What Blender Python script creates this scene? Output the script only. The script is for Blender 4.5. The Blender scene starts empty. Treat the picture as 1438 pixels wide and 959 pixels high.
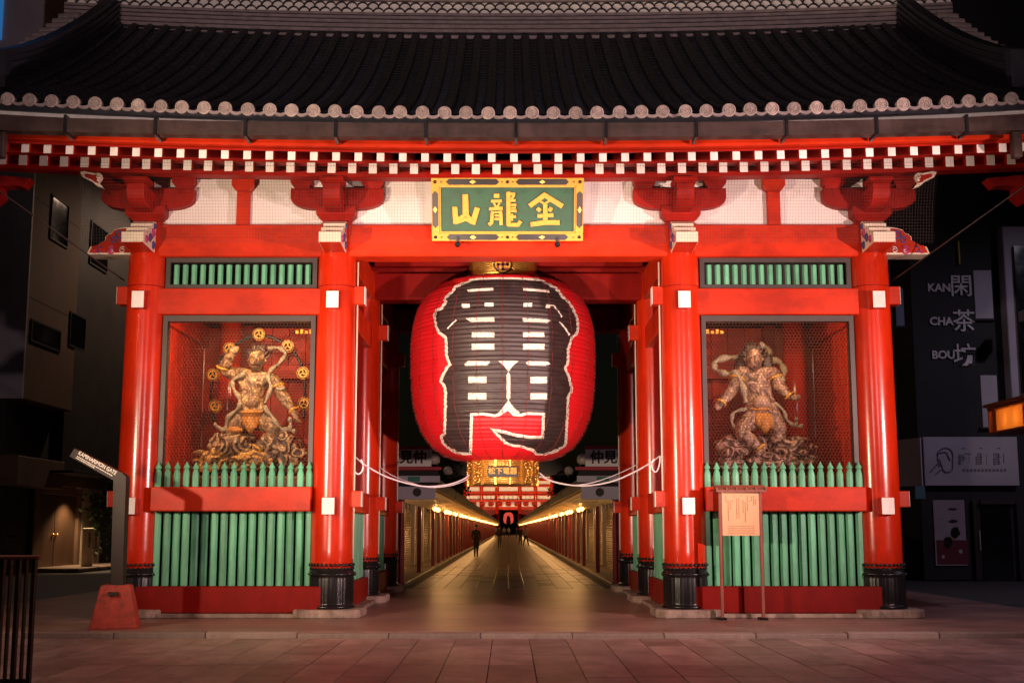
import bpy, bmesh, math, random
from mathutils import Vector, Matrix, noise
R = math.radians
random.seed(7)
SC = bpy.context.scene
COL = SC.collection

# ------------------------------------------------------------------ camera
F, PITCH, PU, PV, EY, EZ = 1600.0, R(7.58), 714.0, 528.0, -17.35, 1.31
cam = bpy.data.cameras.new('camera')
cam.sensor_width = 36.0
cam.lens = 36.0 * F / 1438.0
cam.shift_x = (719.0 - PU) / 1438.0
cam.shift_y = (PV - 479.5) / 1438.0
cam.clip_start = 0.1
cam.clip_end = 2000
camo = bpy.data.objects.new('camera', cam)
camo.location = (0, EY, EZ)
camo.rotation_euler = (R(90) + PITCH, 0, 0)
COL.objects.link(camo)
SC.camera = camo

# ------------------------------------------------------------------ night sky, moon-weak sun, exposure
w = bpy.data.worlds.new('World'); SC.world = w; w.use_nodes = True
nt = w.node_tree
sky = nt.nodes.new('ShaderNodeTexSky'); sky.sky_type = 'NISHITA'; sky.sun_disc = False
sky.sun_elevation = R(2); sky.sun_rotation = R(200)
bgn = nt.nodes['Background']; bgn.inputs[1].default_value = 0.0013
nt.links.new(sky.outputs[0], bgn.inputs[0])
sl = bpy.data.lights.new('moon_sun', 'SUN'); sl.energy = 0.012; sl.angle = R(0.5); sl.color = (0.75, 0.82, 1.0)
so = bpy.data.objects.new('moon_sun', sl); so.rotation_euler = (R(50), 0, R(-25)); COL.objects.link(so)
SC.view_settings.view_transform = 'Standard'
SC.view_settings.look = 'None'
SC.view_settings.gamma = 1.0
SC.view_settings.exposure = 0.0
SC.view_settings.use_curve_mapping = False
SC.cycles.max_bounces = 6
SC.cycles.caustics_reflective = False
SC.cycles.caustics_refractive = False
SC.cycles.sample_clamp_indirect = 3.0

# ------------------------------------------------------------------ pixel -> point helpers
CP, SP = math.cos(PITCH), math.sin(PITCH)
def ray(u, v):
    dx = (u - PU) / F; du = (PV - v) / F
    return Vector((dx, CP - du * SP, SP + du * CP))
def atY(u, v, Y):
    r = ray(u, v); t = (Y - EY) / r.y
    return Vector((r.x * t, Y, EZ + r.z * t))
def atZ(u, v, Z):
    r = ray(u, v); t = (Z - EZ) / r.z
    return Vector((r.x * t, EY + r.y * t, Z))

# ------------------------------------------------------------------ materials
def mat(name, col, rough=0.5, metal=0.0, var=0.12, vscale=3.0, bump=0.0, bscale=40.0, emit=None, estr=0.0,
        spec=0.5, coat=0.0, vstretch=(1, 1, 1), rvar=0.1, rnd=0.0, stain=0.0, sscale=1.3, sstretch=(1, 1, .35)):
    m = bpy.data.materials.new(name); m.use_nodes = True
    n = m.node_tree.nodes; l = m.node_tree.links
    b = n['Principled BSDF']
    b.inputs['Metallic'].default_value = metal
    b.inputs['Specular IOR Level'].default_value = spec
    b.inputs['Coat Weight'].default_value = coat
    b.inputs['Coat Roughness'].default_value = 0.15
    tc = n.new('ShaderNodeTexCoord'); mp = n.new('ShaderNodeMapping')
    mp.inputs['Scale'].default_value = vstretch
    oi = n.new('ShaderNodeObjectInfo'); om = n.new('ShaderNodeMath'); om.operation = 'MULTIPLY'; om.inputs[1].default_value = 43.0
    l.new(oi.outputs['Random'], om.inputs[0]); l.new(om.outputs[0], mp.inputs['Location'])
    l.new(tc.outputs['Object'], mp.inputs[0])
    nz = n.new('ShaderNodeTexNoise'); nz.inputs['Scale'].default_value = vscale; nz.inputs['Detail'].default_value = 6
    nz.inputs['Roughness'].default_value = 0.65
    l.new(mp.outputs[0], nz.inputs['Vector'])
    rp = n.new('ShaderNodeValToRGB')
    rp.color_ramp.elements[0].position = 0.3; rp.color_ramp.elements[1].position = 0.72
    rp.color_ramp.elements[0].color = (*[max(0, c * (1 - var)) for c in col], 1)
    rp.color_ramp.elements[1].color = (*[min(1, c * (1 + var)) for c in col], 1)
    l.new(nz.outputs['Fac'], rp.inputs[0]); cur = rp.outputs[0]
    if rnd:
        hs = n.new('ShaderNodeHueSaturation'); rr = n.new('ShaderNodeMapRange'); rr.inputs[3].default_value = 1 - rnd; rr.inputs[4].default_value = 1 + rnd
        l.new(oi.outputs['Random'], rr.inputs[0]); l.new(rr.outputs[0], hs.inputs['Value']); l.new(cur, hs.inputs['Color']); cur = hs.outputs[0]
    if stain:
        m2 = n.new('ShaderNodeMapping'); m2.inputs['Scale'].default_value = sstretch; l.new(tc.outputs['Object'], m2.inputs[0]); l.new(om.outputs[0], m2.inputs['Location'])
        n3 = n.new('ShaderNodeTexNoise'); n3.inputs['Scale'].default_value = sscale; n3.inputs['Detail'].default_value = 9; n3.inputs['Roughness'].default_value = .72; l.new(m2.outputs[0], n3.inputs['Vector'])
        r3 = n.new('ShaderNodeValToRGB'); r3.color_ramp.elements[0].position = .42; r3.color_ramp.elements[1].position = .62
        v0 = 1 - stain; r3.color_ramp.elements[0].color = (1, 1, 1, 1); r3.color_ramp.elements[1].color = (v0, v0 * .96, v0 * .94, 1)
        l.new(n3.outputs['Fac'], r3.inputs[0]); mx = n.new('ShaderNodeMix'); mx.data_type = 'RGBA'; mx.blend_type = 'MULTIPLY'; mx.inputs[0].default_value = 1.0
        l.new(cur, mx.inputs[6]); l.new(r3.outputs[0], mx.inputs[7]); cur = mx.outputs[2]
    l.new(cur, b.inputs['Base Color'])
    mr = n.new('ShaderNodeMapRange'); mr.inputs[3].default_value = max(0.03, rough - rvar); mr.inputs[4].default_value = min(1, rough + rvar)
    l.new(nz.outputs['Fac'], mr.inputs[0]); l.new(mr.outputs[0], b.inputs['Roughness'])
    if bump:
        n2 = n.new('ShaderNodeTexNoise'); n2.inputs['Scale'].default_value = bscale; n2.inputs['Detail'].default_value = 4
        l.new(mp.outputs[0], n2.inputs['Vector'])
        bp = n.new('ShaderNodeBump'); bp.inputs['Strength'].default_value = bump; bp.inputs['Distance'].default_value = 0.01
        l.new(n2.outputs['Fac'], bp.inputs['Height']); l.new(bp.outputs[0], b.inputs['Normal'])
    if emit:
        b.inputs['Emission Color'].default_value = (*emit, 1); b.inputs['Emission Strength'].default_value = estr
    return m

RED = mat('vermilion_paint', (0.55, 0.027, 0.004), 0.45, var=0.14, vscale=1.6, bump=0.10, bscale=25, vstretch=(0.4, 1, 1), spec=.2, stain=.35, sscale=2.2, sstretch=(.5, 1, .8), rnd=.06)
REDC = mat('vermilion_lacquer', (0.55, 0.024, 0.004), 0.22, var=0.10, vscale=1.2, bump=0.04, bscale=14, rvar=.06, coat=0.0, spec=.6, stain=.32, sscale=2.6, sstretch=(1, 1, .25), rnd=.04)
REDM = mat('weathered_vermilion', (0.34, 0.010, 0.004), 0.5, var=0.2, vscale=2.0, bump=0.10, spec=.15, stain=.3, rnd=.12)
REDD = mat('deep_red_paint_and_shade', (0.23, 0.006, 0.004), 0.5, var=0.16, vscale=2.0, bump=0.10, spec=.15, stain=.3, rnd=.08)  # own red of the plinths; also paints shade into the rear beams
WHITE = mat('white_end_paint', (0.80, 0.76, 0.72), 0.6, var=0.07, bump=0.05, rnd=.07, stain=.12, sscale=6)
PLAST = mat('white_plaster', (0.78, 0.72, 0.68), 0.85, var=0.05, vscale=1.5, bump=0.08, bscale=60)
CREAM = mat('cream_paint', (0.72, 0.62, 0.48), 0.6, var=0.1)
GREEN = mat('green_paint', (0.12, 0.42, 0.245), 0.5, var=0.18, vscale=4, bump=0.12, vstretch=(1, 1, 0.3), rnd=.16, stain=.25, sscale=5)
BLACK = mat('black_metal', (0.014, 0.013, 0.015), 0.32, metal=0.35, var=0.4, bump=0.15, bscale=30)
DARKW = mat('dark_backing', (0.020, 0.014, 0.012), 0.8, var=0.3)
FRAMEM = mat('bronze_frame', (0.050, 0.038, 0.034), 0.45, metal=0.3, var=0.15)
WIRE = mat('netting_wire', (0.115, 0.065, 0.045), 0.6, metal=0.2, var=0.1)
TILE = mat('roof_tile', (0.012, 0.0115, 0.018), 0.42, var=0.35, vscale=6, bump=0.2, bscale=50, rnd=.35)  # near black, holding the shade of the unlit slope in the colour
TILEL = mat('tile_face', (0.35, 0.275, 0.255), 0.6, var=0.3, vscale=14, bump=0.3, bscale=60, rnd=.22)  # paler copy of the tile, holding the light on the eave discs
RIDGEM = mat('ridge_tile', (0.25, 0.195, 0.20), 0.6, var=0.3, vscale=7, bump=0.2, bscale=40)  # tile paled to hold the light caught by the ridge
GUTTER = mat('copper_gutter', (0.060, 0.034, 0.030), 0.5, metal=0.3, var=0.35, vscale=2, vstretch=(1, 1, 3), stain=.4, sscale=3)
STONE = mat('base_stone', (0.34, 0.245, 0.205), 0.85, var=0.4, vscale=7, bump=0.6, bscale=30, rnd=.15, stain=.4, sscale=4)
FLOOR = mat('gate_floor_stone', (0.29, 0.175, 0.15), 0.36, var=0.22, vscale=2.5, bump=0.22, bscale=9, rvar=0.12, stain=.35, sscale=.8, sstretch=(.5, 1, 1))
PAVE = [mat('paving_slab_%d' % i, (0.27 + .02 * i, 0.18 + .013 * i, 0.158 + .012 * i), 0.48, var=0.2, vscale=3 + i, bump=0.3, bscale=60, rnd=.20, stain=.38, sscale=2.6, sstretch=(1, .6, 1)) for i in range(3)]
JOINT = mat('paving_joint', (0.035, 0.024, 0.022), 0.9)
KERB = mat('kerb_stone', (0.27, 0.195, 0.17), 0.8, var=0.25, bump=0.4, rnd=.2, stain=.35, sscale=3)
ASPH = mat('asphalt', (0.045, 0.042, 0.044), 0.75, var=0.3, vscale=8, bump=0.4, bscale=120)
STREET = mat('street_stone', (0.30, 0.23, 0.16), 0.42, var=0.2, vscale=4, bump=0.1)
GOLD = mat('gilt_metal', (0.80, 0.47, 0.11), 0.33, metal=0.85, var=0.2, vscale=12, bump=0.4, bscale=80)
GOLDP = mat('gold_paint', (0.68, 0.33, 0.03), 0.5, metal=0.15, var=0.18, vscale=15, bump=0.2)
PLQG = mat('plaque_green', (0.006, 0.072, 0.026), 0.5, var=0.3, vscale=5, bump=0.15)
PLQK = mat('plaque_black', (0.012, 0.010, 0.010), 0.35, var=0.2)
LRED = mat('lantern_red_paper', (0.74, 0.010, 0.016), 0.55, var=0.06, vscale=3, bump=0.05)
LBLK = mat('lantern_black_ink', (0.036, 0.022, 0.022), 0.45, var=0.35, vscale=5, bump=0.1, vstretch=(1, 1, 4))
LWHT = mat('lantern_white_line', (0.86, 0.77, 0.68), 0.6, var=0.1)
ROPE = mat('white_rope', (0.72, 0.66, 0.70), 0.8, var=0.1, bump=0.4, bscale=150)
CONC = mat('concrete_panels', (0.20, 0.118, 0.078), 0.8, var=0.2, vscale=0.6, bump=0.15, bscale=20)
CONC2 = mat('dark_cladding', (0.035, 0.030, 0.028), 0.7, var=0.25, vscale=0.8)
GLASSD = mat('dark_glass', (0.008, 0.009, 0.012), 0.12, var=0.1)
BLKW = mat('black_facade', (0.012, 0.011, 0.013), 0.7, var=0.3, vscale=0.5)
GREYP = mat('grey_letter_paint', (0.72, 0.66, 0.70), 0.6, var=0.1)
LILAC = mat('pale_signboard', (0.48, 0.43, 0.50), 0.6, var=0.12, vscale=1.0)
SIGNB = mat('brown_steel', (0.020, 0.010, 0.008), 0.5, metal=0.0, spec=.25, var=0.2)
WOODL = mat('pale_notice_wood', (0.62, 0.34, 0.18), 0.6, var=0.12, vscale=3, vstretch=(1, 1, 0.15), bump=0.1)
WOODR = mat('red_brown_wood', (0.22, 0.055, 0.035), 0.6, var=0.2)
INK = mat('black_ink', (0.015, 0.012, 0.012), 0.6)
SKIN = mat('skin', (0.45, 0.27, 0.20), 0.55, var=0.08)
def statue_mat(name, dark, mid, gold):
    m = mat(name, mid, .5, bump=.0); n = m.node_tree.nodes; l = m.node_tree.links; b = n['Principled BSDF']
    tc = n.new('ShaderNodeTexCoord'); nz = n.new('ShaderNodeTexNoise'); nz.inputs['Scale'].default_value = 6.5; nz.inputs['Detail'].default_value = 5; nz.inputs['Roughness'].default_value = .6; nz.inputs['Distortion'].default_value = 1.8
    l.new(tc.outputs['Object'], nz.inputs['Vector'])
    rp = n.new('ShaderNodeValToRGB'); e = rp.color_ramp.elements; e[0].position = .36; e[0].color = (*dark, 1); e[1].position = .70; e[1].color = (*gold, 1)  # crevices darkened and raised carving given gold highlights, all in the colour
    q = rp.color_ramp.elements.new(.52); q.color = (*mid, 1)
    l.new(nz.outputs['Fac'], rp.inputs[0]); l.new(rp.outputs[0], b.inputs['Base Color'])
    bp = n.new('ShaderNodeBump'); bp.inputs['Strength'].default_value = .9; bp.inputs['Distance'].default_value = .02
    l.new(nz.outputs['Fac'], bp.inputs['Height']); l.new(bp.outputs[0], b.inputs['Normal']); return m
ST_A = statue_mat('statue_wood', (.028, .015, .010), (.22, .12, .058), (.66, .44, .20))
ST_B = statue_mat('statue_wood_pale', (.04, .02, .015), (.28, .15, .10), (.64, .44, .30))
SASH = mat('statue_sash', (0.27, 0.22, 0.15), 0.6, var=0.3, vscale=10, bump=0.5)
ORNG = mat('statue_cloth_orange', (0.46, 0.18, 0.025), 0.55, var=0.3, vscale=12, bump=0.4)
BLUEP = mat('cobalt_paint', (0.05, 0.07, 0.26), 0.5, var=0.2)
PINKP = mat('magenta_paint', (0.52, 0.06, 0.20), 0.5, var=0.2)

def scroll_mat(name, c1, c2):
    m = mat(name, c1, 0.55); n = m.node_tree.nodes; l = m.node_tree.links
    b = n['Principled BSDF']; tc = n.new('ShaderNodeTexCoord')
    vo = n.new('ShaderNodeTexVoronoi'); vo.inputs['Scale'].default_value = 3.1
    l.new(tc.outputs['Object'], vo.inputs['Vector'])
    ma = n.new('ShaderNodeMath'); ma.operation = 'MULTIPLY'; ma.inputs[1].default_value = 24
    l.new(vo.outputs['Distance'], ma.inputs[0])
    si = n.new('ShaderNodeMath'); si.operation = 'SINE'; l.new(ma.outputs[0], si.inputs[0])
    rp = n.new('ShaderNodeValToRGB'); rp.color_ramp.elements[0].color = (*c2, 1); rp.color_ramp.elements[1].color = (*c1, 1)
    rp.color_ramp.elements[0].position = 0.25; rp.color_ramp.elements[1].position = 0.7
    mr = n.new('ShaderNodeMapRange'); mr.inputs[1].default_value = -1; l.new(si.outputs[0], mr.inputs[0])
    l.new(mr.outputs[0], rp.inputs[0]); l.new(rp.outputs[0], b.inputs['Base Color'])
    bp = n.new('ShaderNodeBump'); bp.inputs['Strength'].default_value = 1.0; bp.inputs['Distance'].default_value = 0.03
    l.new(mr.outputs[0], bp.inputs['Height']); l.new(bp.outputs[0], b.inputs['Normal'])
    return m
ROCKA = scroll_mat('scroll_rock_gold', (0.40, 0.25, 0.13), (0.05, 0.03, 0.025))
ROCKG = scroll_mat('scroll_rock_ochre', (0.52, 0.28, 0.07), (0.12, 0.06, 0.025))
ROCKB = scroll_mat('scroll_rock_pink', (0.42, 0.24, 0.17), (0.08, 0.04, 0.03))
def speckle(name):
    m = mat(name, (0.6, 0.5, 0.42), 0.6); n = m.node_tree.nodes; l = m.node_tree.links
    tc = n.new('ShaderNodeTexCoord'); vo = n.new('ShaderNodeTexVoronoi'); vo.inputs['Scale'].default_value = 42
    l.new(tc.outputs['Object'], vo.inputs['Vector'])
    rp = n.new('ShaderNodeValToRGB'); rp.color_ramp.elements[0].color = (0.10, 0.07, 0.06, 1); rp.color_ramp.elements[1].color = (0.78, 0.68, 0.58, 1)
    rp.color_ramp.elements[0].position = 0.22; rp.color_ramp.elements[1].position = 0.42
    l.new(vo.outputs['Distance'], rp.inputs[0]); l.new(rp.outputs[0], n['Principled BSDF'].inputs['Base Color'])
    return m
LSPK = speckle('lantern_stitched_border')
def emis(name, col, s):
    return mat(name, col, 0.4, emit=col, estr=s)
BULB = emis('lit_bulb', (1.0, 0.56, 0.16), 5.0)
LAMPG = bpy.data.materials.new('amber_lamp_glass'); LAMPG.use_nodes = True
_n = LAMPG.node_tree.nodes; _b = _n['Principled BSDF']; _b.inputs['Base Color'].default_value = (.8, .42, .14, 1)
_t = _n.new('ShaderNodeBsdfTranslucent'); _t.inputs[0].default_value = (.9, .62, .30, 1); _m = _n.new('ShaderNodeMixShader'); _m.inputs[0].default_value = .8
LAMPG.node_tree.links.new(_b.outputs[0], _m.inputs[1]); LAMPG.node_tree.links.new(_t.outputs[0], _m.inputs[2]); LAMPG.node_tree.links.new(_m.outputs[0], _n['Material Output'].inputs[0])
GLOBE = mat('unlit_globe', (0.55, 0.45, 0.38), 0.3)

# ------------------------------------------------------------------ object helpers
def W(o):
    m = o.matrix_parent_inverse @ o.matrix_basis if o.parent else o.matrix_basis.copy()
    return W(o.parent) @ m if o.parent else m
def link(name, me, m, parent=None, local=False, smooth=False):
    if m is not None:
        me.materials.clear()
        for q in (m if isinstance(m, (list, tuple)) else [m]): me.materials.append(q)
    o = bpy.data.objects.new(name, me); COL.objects.link(o)
    if smooth:
        for p in me.polygons: p.use_smooth = True
    if parent:
        o.parent = parent
        if not local: o.matrix_parent_inverse = W(parent).inverted()
    return o
def share(src, name=None, loc=None, parent='same', dz=0):
    o = src.copy(); COL.objects.link(o)
    if name: o.name = name
    if loc is not None: o.location = loc
    if parent != 'same': o.parent = parent
    return o
def thing(name, label, cat, loc=(0, 0, 0), rot=(0, 0, 0), group=None):
    o = bpy.data.objects.new(name, None); COL.objects.link(o)
    o.location = loc; o.rotation_euler = rot; o.empty_display_size = 0.2
    o['label'] = label; o['category'] = cat
    if group: o['group'] = group
    return o
def tag(o, label, cat, group=None):
    o['label'] = label; o['category'] = cat
    if group: o['group'] = group
    return o
def struct(o):
    o['kind'] = 'structure'; return o
def tree(o, parent=None):
    c = o.copy(); COL.objects.link(c); mpi = o.matrix_parent_inverse.copy()
    if parent: c.parent = parent; c.matrix_parent_inverse = mpi
    for ch in o.children: tree(ch, c)
    return c
def fin(bm, name):
    bmesh.ops.recalc_face_normals(bm, faces=bm.faces)
    me = bpy.data.meshes.new(name); bm.to_mesh(me); bm.free(); return me
def bbox(bm, x0, x1, y0, y1, z0, z1):
    r = bmesh.ops.create_cube(bm, size=1)
    for v in r['verts']:
        v.co = Vector(((x0 + x1) / 2 + v.co.x * (x1 - x0), (y0 + y1) / 2 + v.co.y * (y1 - y0), (z0 + z1) / 2 + v.co.z * (z1 - z0)))
    return r['verts']
def box(name, x0, x1, y0, y1, z0, z1, m, parent=None, bev=0.008, local=False):
    x0, x1 = sorted((x0, x1)); y0, y1 = sorted((y0, y1)); z0, z1 = sorted((z0, z1))
    bm = bmesh.new(); bbox(bm, x0, x1, y0, y1, z0, z1)
    if bev: bmesh.ops.bevel(bm, geom=bm.edges[:], offset=min(bev, (x1 - x0) / 3, (y1 - y0) / 3, (z1 - z0) / 3), segments=1, affect='EDGES')
    return link(name, fin(bm, name), m, parent, local)
def lathe_bm(bm, prof, seg=32, c=(0, 0), fl=None):
    rings = []
    for (r, z) in prof:
        ring = []
        for k in range(seg):
            a = 2 * math.pi * k / seg; rr = r * (fl(a, z) if fl else 1)
            ring.append(bm.verts.new((c[0] + rr * math.cos(a), c[1] + rr * math.sin(a), z)))
        rings.append(ring)
    for i in range(len(rings) - 1):
        for k in range(seg):
            bm.faces.new((rings[i][k], rings[i][(k + 1) % seg], rings[i + 1][(k + 1) % seg], rings[i + 1][k]))
    bm.faces.new(rings[0][::-1]); bm.faces.new(rings[-1])
def lathe(name, prof, m, parent=None, seg=32, c=(0, 0), local=False, smooth=True):
    bm = bmesh.new(); lathe_bm(bm, prof, seg, c); return link(name, fin(bm, name), m, parent, local, smooth)
def prism_bm(bm, pts, ax, a0, a1):
    def P(p, t):
        if ax == 'y': return (p[0], t, p[1])
        if ax == 'x': return (t, p[0], p[1])
        return (p[0], p[1], t)
    A = [bm.verts.new(P(p, a0)) for p in pts]; B = [bm.verts.new(P(p, a1)) for p in pts]
    n = len(pts)
    bm.faces.new(A); bm.faces.new(B[::-1])
    for i in range(n): bm.faces.new((A[i], B[i], B[(i + 1) % n], A[(i + 1) % n]))
def prism(name, pts, ax, a0, a1, m, parent=None, local=False, bev=0):
    bm = bmesh.new(); prism_bm(bm, pts, ax, a0, a1)
    if bev: bmesh.ops.bevel(bm, geom=bm.edges[:], offset=bev, segments=1, affect='EDGES')
    return link(name, fin(bm, name), m, parent, local)
def tube_bm(bm, path, r, seg=8, cap=True):
    path = [Vector(p) for p in path]; rings = []
    up = Vector((0, 0, 1))
    for i, p in enumerate(path):
        t = (path[min(i + 1, len(path) - 1)] - path[max(i - 1, 0)]).normalized()
        a = t.cross(up)
        if a.length < 1e-3: a = t.cross(Vector((0, 1, 0)))
        a.normalize(); b = t.cross(a)
        rr = r[i] if isinstance(r, (list, tuple)) else r
        rings.append([bm.verts.new(p + a * rr * math.cos(2 * math.pi * k / seg) + b * rr * math.sin(2 * math.pi * k / seg)) for k in range(seg)])
    for i in range(len(rings) - 1):
        for k in range(seg):
            bm.faces.new((rings[i][k], rings[i][(k + 1) % seg], rings[i + 1][(k + 1) % seg], rings[i + 1][k]))
    if cap: bm.faces.new(rings[0][::-1]); bm.faces.new(rings[-1])
def tube(name, path, r, m, parent=None, seg=8, local=False):
    bm = bmesh.new(); tube_bm(bm, path, r, seg); return link(name, fin(bm, name), m, parent, local, True)
def smooth_path(pts, n=6):
    P = [Vector(p) for p in pts]; out = []
    for i in range(len(P) - 1):
        p0 = P[max(i - 1, 0)]; p1 = P[i]; p2 = P[i + 1]; p3 = P[min(i + 2, len(P) - 1)]
        for k in range(n):
            t = k / n
            out.append(0.5 * ((2 * p1) + (p2 - p0) * t + (2 * p0 - 5 * p1 + 4 * p2 - p3) * t * t + (3 * p1 - p0 - 3 * p2 + p3) * t ** 3))
    out.append(P[-1]); return out
def blob(name, c, rad, m, parent=None, seed=0, amp=0.25, sub=3, fs=2.0, local=False):
    bm = bmesh.new(); bmesh.ops.create_icosphere(bm, subdivisions=sub, radius=1)
    for v in bm.verts:
        d = 1 + amp * noise.noise(v.co * fs + Vector((seed * 7.1, seed * 3.3, 0)))
        v.co = Vector((c[0] + v.co.x * rad[0] * d, c[1] + v.co.y * rad[1] * d, c[2] + v.co.z * rad[2] * d))
    return link(name, fin(bm, name), m, parent, local, True)
def ball_bm(bm, c, r, seg=10, rings=6):
    q = bmesh.ops.create_uvsphere(bm, u_segments=seg, v_segments=rings, radius=r)
    bmesh.ops.translate(bm, verts=q['verts'], vec=c)
def stroke_bm(bm, path, wd, y0, y1):
    """brush stroke in the local x-z plane, extruded from y0 to y1, square-cut ends"""
    for i in range(len(path) - 1):
        a = Vector(path[i]); b = Vector(path[i + 1]); d = (b - a)
        if d.length < 1e-6: continue
        d.normalize(); nrm = Vector((-d.y, d.x)) * wd / 2; e = d * wd * 0.28
        a2, b2 = a - e, b + e
        eps = 0.0006 * i
        pts = [a2 + nrm, a2 - nrm, b2 - nrm * 1.08, b2 + nrm * 1.08]
        prism_bm(bm, [tuple(p) for p in pts], 'y', y0 - eps, y1)
def text(name, body, size, m, parent, loc, rot=(R(90), 0, 0), ext=0.004, align='CENTER', local=False, sx=1.0, bold=0.0):
    cu = bpy.data.curves.new(name, 'FONT'); cu.body = body; cu.size = size; cu.extrude = ext; cu.align_x = align; cu.align_y = 'CENTER'
    cu.offset = bold; cu.resolution_u = 3
    ob = bpy.data.objects.new(name, cu); COL.objects.link(ob)
    dg = bpy.context.evaluated_depsgraph_get()
    me = bpy.data.meshes.new_from_object(ob.evaluated_get(dg)); bpy.data.objects.remove(ob); bpy.data.curves.remove(cu)
    me.transform(Matrix.Translation(loc) @ Matrix.Rotation(rot[2], 4, 'Z') @ Matrix.Rotation(rot[1], 4, 'Y') @ Matrix.Rotation(rot[0], 4, 'X') @ Matrix.Diagonal((sx, 1, 1, 1)))
    return link(name, me, m, parent, local)
def skin(name, verts, edges, m, parent=None, sub=2, local=False, root=0):
    bm = bmesh.new(); lay = bm.verts.layers.skin.verify(); vs = []
    for (p, r) in verts:
        v = bm.verts.new(p); rr = r if isinstance(r, (tuple, list)) else (r, r); v[lay].radius = rr; vs.append(v)
    vs[root][lay].use_root = True
    for a, b in edges: bm.edges.new((vs[a], vs[b]))
    me = bpy.data.meshes.new(name); bm.to_mesh(me); bm.free()
    o = link(name, me, m, parent, local)
    md = o.modifiers.new('skin', 'SKIN'); md.use_smooth_shade = True; md.branch_smoothing = 0.3
    s2 = o.modifiers.new('sub', 'SUBSURF'); s2.levels = sub; s2.render_levels = sub
    return o

# ------------------------------------------------------------------ flood lamps of the square, and added fill lamps
def flood(name, label, pos, target, power, col, size, blend, soft=0.18):
    t = thing(name, label, 'flood light', (pos[0], pos[1], -0.06), group='flood lights on poles facing the gate')
    p = Vector(pos); d = (Vector(target) - p).normalized()
    lathe('pole', [(0.16, -0.06), (0.16, -0.02), (0.055, 0.0), (0.05, p.z - 0.32)], BLACK, t, 16, (p.x, p.y))
    bm = bmesh.new(); bbox(bm, -0.26, 0.26, -0.2, 0.2, -0.10, 0.14)
    me = fin(bm, 'housing'); q = d.to_track_quat('-Z', 'Y').to_matrix().to_4x4()
    me.transform(Matrix.Translation(p - d * 0.18) @ q); link('housing', me, BLACK, t)
    l = bpy.data.lights.new('flood_lamp', 'SPOT'); l.energy = power; l.color = col; l.spot_size = size; l.spot_blend = blend; l.shadow_soft_size = soft
    o = bpy.data.objects.new('flood_lamp', l); COL.objects.link(o)
    o.rotation_euler = d.to_track_quat('-Z', 'Y').to_euler(); o.location = p
    o.parent = t; o.matrix_parent_inverse = W(t).inverted()
    return t
flood('flood_light', 'black flood light with warm lamp on a pole beside the direction sign', (-7.3, -8.3, 2.9), (0.2, 0, 4.4), 4200, (1.0, 0.73, 0.50), R(84), 1.0, .1)
flood('flood_light', 'black flood light with rosy lamp on a pole on the notice board side', (9.5, -7.5, 3.2), (-0.6, 0, 4.3), 5900, (1.0, 0.66, 0.60), R(80), 1.0, .1)
flood('flood_light', 'low black flood light with warm lamp set on the paving, direction sign side', (-3.75, -10.8, 0.42), (-.1, 2.5, 4.4), 5600, (1.0, 0.72, 0.55), R(38), .9, .1)
flood('flood_light', 'low black flood light with rosy lamp set on the paving, notice board side', (3.85, -10.8, 0.42), (.0, 2.5, 4.4), 5200, (1.0, 0.68, 0.60), R(38), .9, .1)
flood('flood_light', 'added unseen fill flood light with warm lamp across the square, direction sign side', (-5.0, -22.0, 5.2), (0.0, 0, 10.5), 4200, (1.0, 0.76, 0.68), R(58), 1.0)  # added pair behind the camera, filling front and roof from out of view
flood('flood_light', 'added unseen fill flood light with rosy lamp across the square, notice board side', (5.5, -22.0, 5.2), (0.0, 0, 10.5), 4200, (1.0, 0.70, 0.70), R(58), 1.0)
def fill_lamp(label, x, y, h, e, col, dx):  # unseen lamps added to lift the paving and the dark buildings
    t = thing('fill_lamp', label, 'street lamp', (x, y, -.06), group='added fill lamps beside the square')
    lathe('pole', [(.12, -.06), (.12, .5), (.07, .55), (.045, h)], BLACK, t, 16, (x, y))
    tube('arm', [(x, y, h - .1), (x + dx * .5, y, h + .12), (x + dx, y, h + .12)], .035, BLACK, t)
    box('lamp_head', x + dx - .3, x + dx + .3, y - .14, y + .14, h + .06, h + .2, BLACK, t, .03)
    l = bpy.data.lights.new('fill_lamp_light', 'SPOT'); l.energy = e; l.color = col; l.spot_size = R(165); l.spot_blend = .5; l.shadow_soft_size = .15
    o = bpy.data.objects.new('fill_lamp_light', l); o.location = (x + dx, y, h); COL.objects.link(o); o.parent = t; o.matrix_parent_inverse = W(t).inverted()
fill_lamp('added unseen fill lamp with amber light between the direction sign and the office building', -10.5, -8.0, 6.5, 850, (1.0, .60, .42), 1.2)
fill_lamp('added unseen fill lamp with pale light in the side street by the office building', -10.6, 25.0, 14.0, 1300, (1.0, .66, .46), -.6)
fill_lamp('added unseen fill lamp with bluish light facing the black tea house', 17.5, 3.0, 11.0, 1000, (.86, .76, 1.0), -1.0)
fill_lamp('added unseen fill lamp with lilac light on the notice board side of the square', 10.5, -8.0, 6.5, 800, (1.0, .62, .72), -1.2)

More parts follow.
